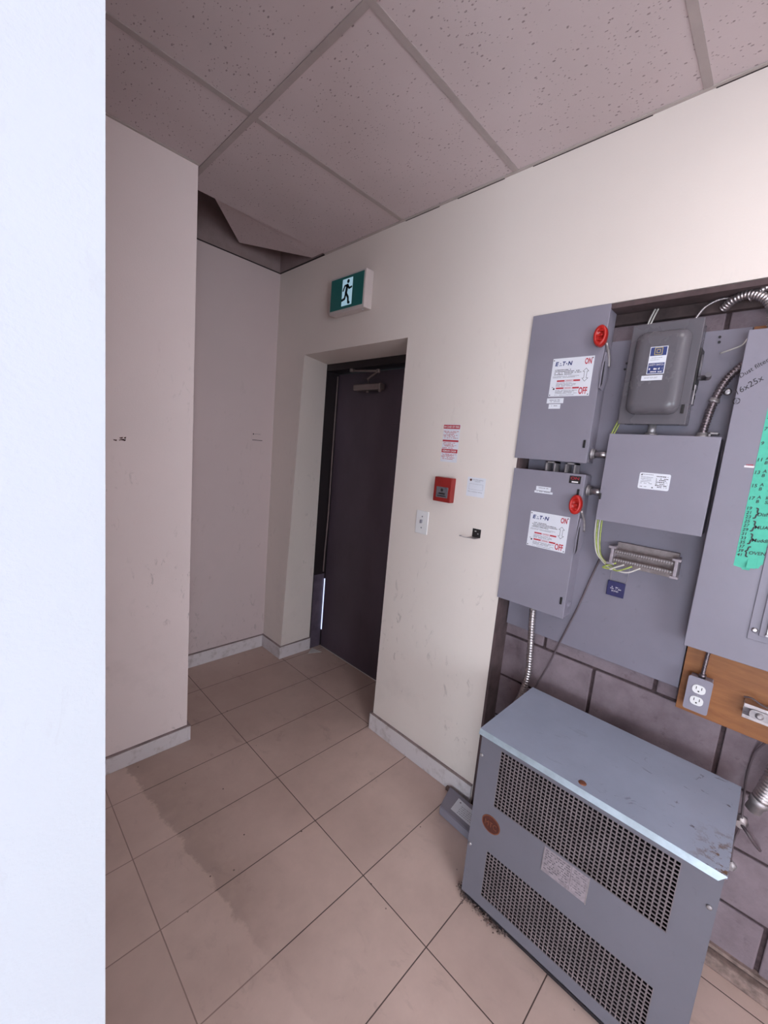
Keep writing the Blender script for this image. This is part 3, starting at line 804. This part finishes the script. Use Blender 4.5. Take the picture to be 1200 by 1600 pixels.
bm = nb(); wtext(bm, 'ROOF TOP UNIT', DX-.0012, .385, 1.890, w=.036, h=.005); obj('lettering', bm, 'ink_grey', lb)
bm = nb(); bx(bm, 1.598, 1.655, .2545, .262, 1.865, 1.985, .002); obj('side_bracket', bm, 'black', t)
bm = nb(); tube(bm, smooth_path([(1.63, .256, 1.90), (1.625, .240, 1.898), (1.60, .226, 1.893), (1.572, .222, 1.897)], 6), .008, 10); tube(bm, [(1.612, .252, 1.965), (1.606, .250, 1.90)], .004, 8)
obj('lever', bm, 'grey_dark', t)
bm = nb(); bx(bm, 1.588, 1.612, .250, .254, 1.812, 1.872, .001); lk = obj('lock_strap', bm, 'steel', t)
bm = nb()
for z in (1.835, 1.853): lathe(bm, (1.600, .250, z), (0, -1, 0), [(.006, 0), (.006, .001)], 14)
obj('hole', bm, 'black', lk)
bm = nb(); bx(bm, 1.581, 1.5855, .268, .276, 1.785, 1.812, .001); obj('cover_clip', bm, 'black', cv)
bm = nb(); cyl(bm, (1.63, .355, 1.7155), (1.63, .355, 1.753), .012); lathe(bm, (1.63, .355, 1.7155), (0, 0, 1), [(.019, 0), (.019, .010)], 8)
tag(obj('conduit_nipple', bm, 'steel_dull'), 'short metal nipple joining the rounded switch to the square box below', 'conduit fitting')

# ------------------------------------------------------------------ square junction box
t = thing('junction_box', 'large square plain grey junction box in the middle of the board', 'junction box', (1.62, .31, 1.41))
bm = nb(); bx(bm, 1.576, 1.6635, .164, .463, 1.416, 1.712, .002); obj('enclosure', bm, 'grey', t)
bm = nb(); bx(bm, 1.572, 1.5765, .161, .466, 1.413, 1.715, .0015); cv = obj('cover', bm, 'grey', t)
bm = nb(); prism(bm, [(1.5719, *p) for p in rrect(.310, 1.566, .087, .053, .005, 3)], (-.0008, 0, 0)); lb = obj('rating_label', bm, 'label', t)
bm = nb(); X = 1.5711
prism(bm, [(X-.0003, .350, 1.583), (X-.0003, .344, 1.583), (X-.0003, .347, 1.589)], (.0002, 0, 0)); prism(bm, [(X-.0003, .315, 1.544), (X-.0003, .309, 1.544), (X-.0003, .312, 1.549)], (.0002, 0, 0))
for i, z in enumerate((1.582, 1.575, 1.570, 1.564, 1.558, 1.553, 1.548)): dashes(bm, X, .305, .272, z, .003, 90+i, .75)
dashes(bm, X, .348, .326, 1.546, .002, 99)
obj('lettering', bm, 'ink_black', lb)
bm = nb()
for i, z in enumerate((1.586, 1.577, 1.572, 1.567, 1.562, 1.557)): dashes(bm, X, .348, .314, z, .002, 110+i, .8)
obj('faint_lettering', bm, 'ink_grey', lb)
bm = nb(); bx(bm, 1.568, 1.5718, .459, .465, 1.486, 1.508, .001); obj('edge_latch', bm, 'black', cv)

# ------------------------------------------------------------------ conduit nipples between switches and junction box
for z, lab in ((1.643, 'short steel conduit from the upper safety switch to the square junction box'), (1.508, 'short steel conduit from the lower safety switch to the square junction box')):
    t = thing('steel_conduit', lab, 'conduit', (1.625, .50, z-.014), 'short steel conduits into the junction box')
    yr = .532 if z > 1.6 else .5265
    bm = nb(); cyl(bm, (1.625, yr-.001, z), (1.625, .4635, z), .0125); obj('pipe', bm, 'steel', t)
    bm = nb(); lathe(bm, (1.625, yr-.0005, z), (0, -1, 0), [(.021, 0), (.021, .006), (.017, .007), (.017, .014)], 10); obj('locknut', bm, 'steel_dull', t)

# ------------------------------------------------------------------ breaker panel
t = thing('breaker_panel', 'big grey breaker panel with handwritten green tape at the right edge', 'breaker panel', (1.60, -.1, 1.06))
PX = 1.580
bm = nb(); bx(bm, 1.592, 1.6548, -.5, .142, 1.075, 2.005, .002); obj('enclosure', bm, 'grey', t)
bm = nb(); bx(bm, 1.584, 1.5925, -.52, .151, 1.062, 2.018, .002); cv = obj('cover', bm, 'grey', t)
bm = nb(); bx(bm, PX, 1.5845, -.38, .011, 1.142, 1.93, .0012); dr = obj('front_door', bm, 'grey', t)
bm = nb(); bx(bm, PX-.006, PX-.0005, -.37, -.012, 1.16, 1.92, .0015); obj('raised_panel', bm, 'grey', dr)
bm = nb(); lathe(bm, (PX-.0003, -.002, 1.172), (-1, 0, 0), [(.0075, 0), (.007, .003), (.004, .005)], 18); obj('screw', bm, 'steel', dr)
bm = nb(); bx(bm, PX-.012, PX-.0062, -.20, -.026, 1.165, 1.235, .002); bx(bm, PX-.016, PX-.0118, -.20, -.026, 1.165, 1.171, .001); obj('latch_plate', bm, 'steel', dr)
for z, in ((1.80,), (1.86,)):
    pass
bm = nb(); lathe(bm, (1.6545, .178, 1.858), (-1, 0, 0), [(.006, 0), (.0105, .001), (.0105, .003), (.005, .004)], 18)
tag(obj('washer', bm, 'steel'), 'round bright washer beside the breaker panel on the grey board', 'washer')
def hand(b, s, y, z, ang=0, size=.012, **k):
    a = math.radians(ang); R = Vector((0, -math.cos(a), math.sin(a))); U = Vector((0, math.sin(a)+.12, math.cos(a))).normalized()
    return text_bm(b, s, ((1.5836, y, z), R, U), size=size, shear=.25, **k)
bm = nb(); hand(bm, 'Dust filter', .147, 1.885, 38, .017); hand(bm, '16x25x', .146, 1.838, 38, .023)
# circled 2
rr = [(math.cos(2*PI*k/20)*.008, math.sin(2*PI*k/20)*.008) for k in range(21)]
for (a0, b0), (a1, b1) in zip(rr, rr[1:]):
    bx(bm, 1.5832, 1.5836, .146+min(a0, a1)-.0004, .146+max(a0, a1)+.0004, 1.820+min(b0, b1)-.0004, 1.820+max(b0, b1)+.0004)
text_bm(bm, '2', ((1.5836, .149, 1.8155), R_, U_), size=.012)
obj('marker_writing', bm, 'ink_black', cv)
bm = nb(); bx(bm, 1.5833, 1.5839, .076, .098, 1.632, 1.6375); lb = obj('pink_sticker', bm, 'ink_white', cv)
bm = nb(); dashes(bm, 1.5833, .094, .078, 1.6385, .003, 3); obj('lettering', bm, 'ink_red', cv)
# strip of tape
bm = nb()
L_ = [(.080, 1.795+.4)]
tp = [(.0745, 2.0), (.0745, 1.345), (.056, 1.342), (.054, 1.338), (.038, 1.339), (.036, 1.348), (.020, 1.349), (.0165, 1.360), (.0125, 1.362), (.0125, 2.0)]
prism(bm, [(1.5838, y, z) for y, z in tp], (-.0006, 0, 0)); tpo = obj('masking_tape_strip', bm, 'tape', t); tpo['label'] = 'green tape strip with handwritten circuit list'
TX = 1.5826
bm = nb()
def tw(s, y, z, size=.0125, ang=6):
    a = math.radians(ang); text_bm(bm, s, ((TX, y, z), (0, -math.cos(a), math.sin(a)), (0, math.sin(a)*.0+.1, 1)), size=size, shear=.2, bold=.01)
zz = 1.775
rows = [('5', 1.775, ''), ('7', 1.742, 'A'), ('', 1.730, 'B'), ('9', 1.702, 'A'), ('', 1.688, 'B'), ('11', 1.656, 'A'), ('', 1.644, 'B'), ('13', 1.620, 'A'), ('', 1.608, 'B'), ('15', 1.582, 'A'), ('', 1.570, 'B'), ('17', 1.546, 'A'), ('', 1.534, 'B')]
for a, z, b_ in rows:
    if a: tw(a, .0715, z-.005, .0135)
    if b_: tw(b_, .056, z, .0125)
    if b_ == 'A': tw('RT', .037, z, .012)
    if b_ == 'B': tw('SP', .037, z, .012)
for i, a in enumerate(('19', '21', '23', '25', '27', '29', '31', '33', '35', '37', '39', '41')):
    tw(a, .0715, 1.512-i*.0125, .0125)
for i, s in enumerate(('Dishw', 'MUA', 'Muddle', 'OVEN')):
    zb = 1.4995-i*.0375
    tw('}', .0555, zb-.011, .034, 0) if i < 3 else tw('{', .0555, zb-.011, .034, 0)
    tw(s, .0465, zb-.002, .0135)
obj('handwriting', bm, 'ink_black', tpo)
bm = nb(); prism(bm, [(1.5832, .046, 1.372), (1.5832, .026, 1.374), (1.5745, .026, 1.348), (1.5745, .046, 1.346)], (-.0006, 0, 0)); obj('folded_tape_end', bm, 'tape', tpo)

# ------------------------------------------------------------------ conduits and cables
def flex_thing(name, label, pts, r, m, cat='conduit', conn=(), group=None, pitch=.0085):
    t = thing(name, label, cat, pts[0], group)
    b = nb(); flex(b, pts, r, pitch); obj('hose', b, m, t)
    for c, ax, rad, ln in conn:
        b = nb(); lathe(b, c, ax, [(rad, 0), (rad*1.12, .002), (rad*1.12, ln*.4), (rad*.95, ln*.45), (rad*.95, ln)], 20); obj('connector', b, 'steel_dull', t)
    return t
flex_thing('flexible_conduit', 'silver corrugated conduit dropping from the lower safety switch behind the transformer',
           [(1.633, .665, 1.012), (1.634, .660, .93), (1.636, .650, .80), (1.640, .648, .70), (1.640, .665, .60), (1.640,         .69, .52)], .0140, 'flex', pitch=.0115,
           conn=[((1.633, .665, 1.0115), (0, 0, -1), .0125, .018)])
flex_thing('flexible_conduit', 'dark curved conduit rising from the square junction box to behind the breaker panel',
           [(1.638, .217, 1.716), (1.638, .214, 1.76), (1.638, .204, 1.83), (1.636, .185, 1.89), (1.634, .155, 1.93), (1.633, .135, 1.945)], .0125, 'flex_dark',
           conn=[((1.638, .217, 1.7155), (0, 0, 1), .0165, .016), ((1.6375, .205, 1.825), (0, -.3, 1), .0135, .012)])
flex_thing('flexible_conduit', 'thick silver conduit arching over into the top of the breaker panel',
           [(1.662, .230, 2.112), (1.640, .206, 2.126), (1.626, .170, 2.130), (1.615, .128, 2.105), (1.612, .108, 2.06), (1.612, .103, 2.01)], .0135, 'flex')
flex_thing('flexible_conduit', 'silver conduit running along the top of the niche toward the right edge',
           [(1.630, .17, 2.118), (1.622, .13, 2.142), (1.612, .05, 2.143), (1.60, -.2, 2.145), (1.60, -.6, 2.14)], .010, 'flex')
bm = nb(); bx(bm, 1.62, 1.655, .176, .2, 1.726, 1.732, .001); bx(bm, 1.62, 1.655, .194, .2, 1.7155, 1.732, .001)
tag(obj('conduit_bracket', bm, 'steel_dull'), 'small steel bracket on top of the square junction box', 'bracket')
bm = nb(); flex(bm, [(1.65, .205, 2.133), (1.645, .24, 2.134), (1.642, .272, 2.118), (1.640, .290, 2.09), (1.635, .297, 2.067)], .0042, .004)
tag(obj('armoured_cable', bm, 'flex'), 'thin armoured cable curving into the rounded switch from the top right', 'cable')
bm = nb(); tube(bm, smooth_path([(1.658, .405, 2.138), (1.653, .413, 2.11), (1.645, .422, 2.067)], 5), .0028, 8); tube(bm, smooth_path([(1.658, .414, 2.138), (1.653, .422, 2.11), (1.645, .430, 2.067)], 5), .0028, 8)
tag(obj('cable_pair', bm, 'wire_white'), 'pair of pale wires entering the top left of the rounded switch', 'cable')
bm = nb(); tube(bm, smooth_path([(1.652, .214, 1.975), (1.64, .19, 1.98), (1.638, .165, 1.99), (1.644, .155, 2.01)], 6), .0022, 8)
tag(obj('loose_wire', bm, 'wire_white'), 'short loose white wire curling beside the breaker panel', 'wire')
# green and white wires down to the terminal bar
for k, (dy, mm, lab) in enumerate(((-.006, 'wire_white', 'white wire on the outer left of the bundle, its loop lowest under the terminal bar'), (0, 'wire_green', 'yellow green earth wire, leftmost green one of the bundle into the terminal bar'), (.0065, 'wire_white', 'white wire in the middle of the bundle into the terminal bar'), (.013, 'wire_green', 'yellow green earth wire, rightmost of the bundle into the terminal bar'))):
    bm = nb(); e_ = .33+.025*k
    tube(bm, smooth_path([(1.645, .4745-dy*.5, 1.515), (1.640, .476-dy, 1.43), (1.635, .472-dy, 1.35), (1.632, .458-dy*.7, 1.288), (1.622, .432-dy*.5, 1.262), (1.610, .40-dy, 1.246), (1.604, e_+.02, 1.243), (1.607, e_-.02, 1.268)], 8), .0027, 8)
    tag(obj('bundled_wire', bm, mm), lab, 'wire', 'wires into the terminal bar')
for dy in (0, .008):
    bm = nb(); tube(bm, smooth_path([(1.60, .470-dy, 1.71), (1.615, .462-dy, 1.75), (1.63, .452-dy, 1.79), (1.65, .45-dy, 1.80)], 6), .0025, 8)
    tag(obj('earth_wire', bm, 'wire_green'), ('left' if dy == 0 else 'right')+' of two yellow green wires above the square junction box', 'wire', 'green wires above the junction box')
bm = nb(); tube(bm, smooth_path([(1.655, .452, 1.262), (1.657, .470, 1.19), (1.658, .500, 1.06), (1.658, .530, .95), (1.662, .556, .86), (1.672, .585, .76), (1.66, .61, .68), (1.65, .63, .60)], 8), .0035, 8)
tag(obj('dark_cable', bm, 'wire_dark'), 'thin dark cable trailing down the grey board to behind the transformer', 'cable')
# terminal bar
t = thing('terminal_bar', 'tarnished terminal strip with two screw rows mounted under the junction box', 'terminal strip', (1.63, .31, 1.255))
def slope(y): return .0
bm = nb(); bx(bm, 1.648, 1.6635, .215, .40, 1.252, 1.338, .001); obj('mounting_plate', bm, 'tan_metal', t)
for y, nm in ((.403, 0), (.213, 1)):
    bm = nb(); bx(bm, 1.600, 1.663, y-.005, y+.005, 1.262, 1.325, .002); bx(bm, 1.598, 1.612, y-.012, y+.012, 1.318, 1.326, .001); bx(bm, 1.598, 1.612, y-.012, y+.012, 1.260, 1.268, .001); obj('end_support', bm, 'label_dull', t)
for z in (1.278, 1.308):
    bm = nb(); bx(bm, 1.608, 1.622, .219, .397, z-.006, z+.006, .001); br = obj('bus_bar', bm, 'tan_metal', t)
    bm = nb()
    for k in range(24): lathe(bm, (1.608, .392-k*.0073, z+.001), (-1, 0, 0), [(.0026, 0), (.0026, .003)], 8)
    obj('terminal_screws', bm, 'steel_dull', br)
    bm = nb()
    for k in range(24): bx(bm, 1.6068, 1.6085, .389-k*.0073, .390-k*.0073, z-.005, z+.006)
    obj('slots', bm, 'black', br)
bm = nb(); bx(bm, 1.656, 1.6605, .355, .413, 1.135, 1.190, .001); tg = obj('warning_tag', bm, 'navy')
tag(tg, 'small navy blue plastic tag hanging under the terminal strip', 'tag')
bm = nb(); wtext(bm, 'BOND', 1.6558, .396, 1.152, w=.022, h=.006); dashes(bm, 1.656, .402, .366, 1.162, .003, 4); dashes(bm, 1.656, .398, .372, 1.168, .003, 5); obj('lettering', bm, 'ink_white', tg)
bm = nb(); tube(bm, smooth_path([(1.658, .405, 1.186), (1.655, .407, 1.215), (1.650, .40, 1.25)], 4), .0008, 6); tube(bm, smooth_path([(1.658, .360, 1.186), (1.655, .352, 1.205), (1.650, .35, 1.25)], 4), .0008, 6); obj('hanging_wire', bm, 'steel_dull', tg)

# ------------------------------------------------------------------ outlet on the plywood, strut clamp
t = thing('power_outlet', 'grey box with white double outlet on the plywood below the breaker panel', 'power outlet', (1.63, .092, .853))
bm = nb(); bx(bm, 1.612, 1.6548, .064, .121, .855, .960, .003); bxo = obj('box', bm, 'grey', t)
bm = nb(); prism(bm, [(1.6118, *p) for p in rrect(.0925, .908, .063, .113, .006, 4)], (-.003, 0, 0)); cvp = obj('cover_plate', bm, 'grey', t)
for z in (.928, .889):
    bm = nb(); prism(bm, [(1.609, *p) for p in rrect(.0925, z, .034, .028, .012, 6)], (-.003, 0, 0)); so = obj('socket', bm, 'white_plastic', t)
    bm = nb(); bx(bm, 1.6055, 1.6062, .0985, .1005, z, z+.009); bx(bm, 1.6055, 1.6062, .0845, .0865, z, z+.009); lathe(bm, (1.6062, .0925, z-.006), (-1, 0, 0), [(.0025, 0), (.0025, .0006)], 10); obj('slot', bm, 'black', so)
bm = nb(); lathe(bm, (1.609, .0925, .9085), (-1, 0, 0), [(.002, 0), (.002, .001)], 10); obj('screw', bm, 'steel_dull', cvp)
bm = nb(); flex(bm, [(1.634, .0925, .96), (1.634, .092, 1.0), (1.634, .090, 1.062)], .0065, .005); lathe(bm, (1.634, .0925, .96), (0, 0, 1), [(.010, 0), (.010, .012)], 12); obj('feed_conduit', bm, 'flex_dark', t)
t = thing('strut_channel', 'slotted steel strut with a pipe clamp at the right end of the plywood', 'bracket', (1.63, -.2, .89))
bm = nb(); bx(bm, 1.652, 1.6548, -.5, -.016, .892, .938); bx(bm, 1.615, 1.653, -.5, -.016, .933, .938, .001); bx(bm, 1.615, 1.653, -.5, -.016, .892, .897, .001)
bx(bm, 1.613, 1.617, -.5, -.016, .926, .938, .001); bx(bm, 1.613, 1.617, -.5, -.016, .892, .903, .001); obj('channel', bm, 'steel', t)
bm = nb(); prism(bm, [(1.6125, *p) for p in rrect(-.056, .915, .05, .026, .010, 5)], (-.004, 0, 0)); lathe(bm, (1.6085, -.054, .915), (-1, 0, 0), [(.010, 0), (.010, .002), (.006, .003), (.005, .007)], 12); obj('clamp', bm, 'steel_dull', t)
bm = nb(); tube(bm, smooth_path([(1.625, -.012, .951), (1.62, -.03, .956), (1.62, -.06, .944), (1.625, -.09, .944)], 5), .0025, 8); tag(obj('dark_wire', bm, 'wire_dark'), 'short dark wire lying along the steel strut', 'wire')
# right of the transformer
flex_thing('flexible_conduit', 'thick silver conduit at the lower right edge beside the transformer',
           [(1.64, -.125, .83), (1.63, -.118, .77), (1.62, -.108, .71), (1.62, -.10, .665)], .0245, 'flex', pitch=.0095,
           conn=[((1.62, -.098, .665), (0, .25, -1), .021, .045)])
bm = nb(); tube(bm, smooth_path([(1.663, -.080, .818), (1.68, -.064, .76), (1.683, -.060, .68), (1.682, -.066, .60), (1.676, -.072, .52), (1.678, -.066, .45), (1.682, -.07, .38)], 7), .003, 8)
tag(obj('dark_cable', bm, 'wire_dark'), 'thin dark cable hanging on the block wall right of the transformer', 'cable')
t = thing('conduit_connector', 'bright metal fitting on the block wall at the rear right corner of the transformer', 'conduit fitting', (1.66, -.075, .50))
bm = nb(); lathe(bm, (1.6895, -.071, .53), (-1, 0, 0), [(.019, 0), (.019, .010), (.013, .012), (.013, .03)], 8); obj('body', bm, 'steel', t)
bm = nb(); tube(bm, smooth_path([(1.665, -.073, .53), (1.645, -.09, .525), (1.65, -.11, .50), (1.672, -.125, .475)], 5), .005, 8); obj('tail', bm, 'wire_dark', t)
bm = nb(); lathe(bm, (1.6895, -.072, .365), (-1, 0, 0), [(.016, 0), (.016, .008), (.010, .010), (.009, .02)], 6); tag(obj('anchor_bolt', bm, 'steel_dull'), 'hexagonal bolt in the block wall right of the transformer', 'bolt')

# ------------------------------------------------------------------ transformer
t = thing('transformer', 'large grey vented transformer cabinet standing on the floor in front of the niche', 'transformer', (1.39, .275, 0))
x0, x1, ya, yb, zb, zt = 1.212, 1.552, -.048, .602, .032, .690
bm = nb(); th = .003
# front panel as strips around the two vents
U0, U1, L0, L1, GA, GB = .432, .640, .078, .258, .031, .528
for (a, b, c, e_) in ((ya, yb, U1, zt), (ya, yb, L1, U0), (ya, yb, zb, L0), (ya, GA, U0, U1), (GB, yb, U0, U1), (ya, GA, L0, L1), (GB, yb, L0, L1)):
    bx(bm, x0, x0+th, a, b, c, e_)
bx(bm, x0, x0+.020, ya, yb, zb, zb+th)
bmesh.ops.remove_doubles(bm, verts=bm.verts, dist=.00001)
fp = obj('front_panel', bm, 'body', t)
bm = nb(); bx(bm, x0+th, x1, ya, ya+th, zb, zt); bx(bm, x0+th, x1, yb-th, yb, zb, zt); bx(bm, x1-th, x1, ya+th, yb-th, zb, zt); bx(bm, x0+th, x1-th, ya+th, yb-th, zb, zb+.003)
obj('casing', bm, 'body', t)
for (z0, z1, n, nm) in ((U0, U1, 17, 'upper'), (L0, L1, 14, 'lower')):
    bm = nb(); NC = 38
    for k in range(NC+1):
        y = GA+(GB-GA)*k/NC; bx(bm, x0+.0005, x0+.0025, y-.0018, y+.0018, z0-.002, z1+.002)
    for k in range(n+1):
        z = z0+(z1-z0)*k/n; bx(bm, x0+.0008, x0+.0027, GA-.002, GB+.002, z-.0017, z+.0017)
    obj('vent_grille', bm, 'mesh', t)
bm = nb()
for k in range(3): 
    yy = .10+k*.18; lathe(bm, (1.395, yy, .12), (0, 0, 1), [(.075, 0), (.085, .01), (.085, .40), (.075, .41)], 24)
bx(bm, 1.34, 1.45, .02, .54, .06, .12); bx(bm, 1.34, 1.45, .02, .54, .53, .59); bx(bm, x0+.045, x1-.02, ya+.012, yb-.012, .05, .675); obj('winding_and_shade_liner', bm, 'core', t)  # last block is a black liner painting in the cabinet's inner shade
bm = nb()
A = [(x0+.004, yb-.0), (x0+.004, ya), (x1+.020, ya), (x1+.020, yb)]
# lid: flat top, sloped front lip, short returns
LY0, LY1 = ya-.003, yb-.006
bx(bm, 1.180, 1.576, LY0, LY1, .691, .6995); lo = obj('lid', bm, 'lid', t)
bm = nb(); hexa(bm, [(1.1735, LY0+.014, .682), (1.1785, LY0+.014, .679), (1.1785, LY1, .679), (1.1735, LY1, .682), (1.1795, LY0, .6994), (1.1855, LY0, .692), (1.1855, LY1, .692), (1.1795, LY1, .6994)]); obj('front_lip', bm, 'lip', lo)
bm = nb(); lathe(bm, (1.205, .276, .6995), (0, 0, 1), [(.011, 0), (.010, .0015), (.004, .002)], 20); obj('round_sticker', bm, 'brass', lo)
bm = nb()
def oval(b, yc, zc, a, c, x, d):
    prism(b, [(x, yc+a*math.cos(2*PI*k/36), zc+c*math.sin(2*PI*k/36)) for k in range(36)], (-d, 0, 0))
oval(bm, .527, .362, .034, .031, x0, .0015); bd = obj('badge', bm, 'brass', t)
bm = nb(); oval(bm, .527, .362, .0305, .0275, x0-.0015, .0004); bi = obj('badge_field', bm, 'rust', bd)
bm = nb(); wtext(bm, 'MTC', x0-.002, .549, .352, w=.044, h=.020, bold=.0); obj('badge_lettering', bm, 'brass', bd)
bm = nb(); bx(bm, x0-.001, x0, .216, .348, .342, .427, .0003, 1); pl = obj('rating_plate', bm, 'label_dull', t)
bm = nb(); X = x0-.001
for i in range(9): dashes(bm, X, .342, .268, .417-i*.0078, .0035, 130+i, .6)
for i in range(9): dashes(bm, X, .262, .222, .419-i*.008, .0025, 150+i, .5)
bx(bm, X-.0003, X, .2645, .2655, .345, .425); obj('lettering', bm, 'grey_dark', pl)
bm = nb(); bx(bm, X-.0015, X-.0002, .215, .2175, .340, .431); bx(bm, X-.0015, X-.0002, .3465, .348, .342, .429); obj('plate_edge', bm, 'steel_dull', pl)
for y, z in ((-.034, .575), (.594, .585), (.592, .235)):
    bm = nb(); lathe(bm, (x0, y, z), (-1, 0, 0), [(.0065, 0), (.006, .003), (.003, .0045)], 14); obj('screw', bm, 'steel_dull', t)
for xa_, xb_ in ((1.226, 1.262), (1.51, 1.546)):
    bm = nb(); bx(bm, xa_, xb_, ya+.006, yb-.006, .0005, zb, .002); obj('base_rail_shade', bm, 'under_shade', t)  # black full-length rails draw the shade under the cabinet
# flat box on the floor beside it
t = thing('floor_box', 'low flat grey steel box with white label on the floor against the transformer', 'cover box', (1.485, .75, 0))
bm = nb(); hexa(bm, [(1.418,.612,.001),(1.545,.612,.001),(1.561,.902,.001),(1.434,.868,.001),(1.418,.612,.042),(1.545,.612,.042),(1.561,.902,.042),(1.434,.868,.042)])
bmesh.ops.bevel(bm, geom=list(bm.edges), offset=.003, segments=2, affect='EDGES'); obj('cover', bm, 'grey', t)
bm = nb(); prism(bm, [(1.450, .700, .0422), (1.520, .700, .0422), (1.535, .835, .0422), (1.458, .826, .0422)], (0, 0, .001)); lb = obj('label', bm, 'label', t)
bm = nb()
def fdash(b, x, y0, y1, seed):
    r = random.Random(seed); y = y0
    while y < y1:
        L = r.uniform(.004, .012); bx(b, x, x+.002, y, min(y+L, y1), .0432, .0435); y += L+.003
for i, x in enumerate((1.464, 1.474, 1.484, 1.494, 1.504)): fdash(bm, x, .71, .80, i)
lathe(bm, (1.519, .815, .0432), (0, 0, 1), [(.004, 0), (.004, .0004)], 12); obj('lettering', bm, 'ink_grey', lb)
# lint at the cabinet foot
r = random.Random(3); bm = nb()
for k in range(260):
    y = r.uniform(.42, .635); x = 1.228-abs(r.gauss(0, .012))+(.02 if y > .605 else 0); s = r.uniform(.001, .0045); z = r.uniform(0, .008)
    c = Vector((x, y, z+s)); q = [c+Vector((r.uniform(-s, s)*2, r.uniform(-s, s)*2, r.uniform(-s, s))) for _ in range(4)]
    v = [bm.verts.new(p) for p in q]
    for f in ((0,1,2),(0,2,3),(0,3,1),(1,3,2)): bm.faces.new([v[i] for i in f])
for v in bm.verts: v.co.z = max(v.co.z, .0004)
tag(obj('floor_lint', bm, 'dust'), 'crumbs and lint gathered at the front foot of the transformer', 'dust', kind='stuff')
bm = nb(); prism(bm, [(1.80, 2.40, .0006), (1.90, 2.36, .0006), (1.875, 2.455, .0006)], (0, 0, .003)); tag(obj('tile_chip', bm, 'wire_white'), 'pale triangular tile chip on the floor at the foot of the door frame', 'debris')
bm = nb(); bx(bm, 1.565, 1.59, .885, .93, .0005, .02, .004); tag(obj('debris_lump', bm, 'dust'), 'dark lump under the baseboard end behind the flat floor box', 'debris')
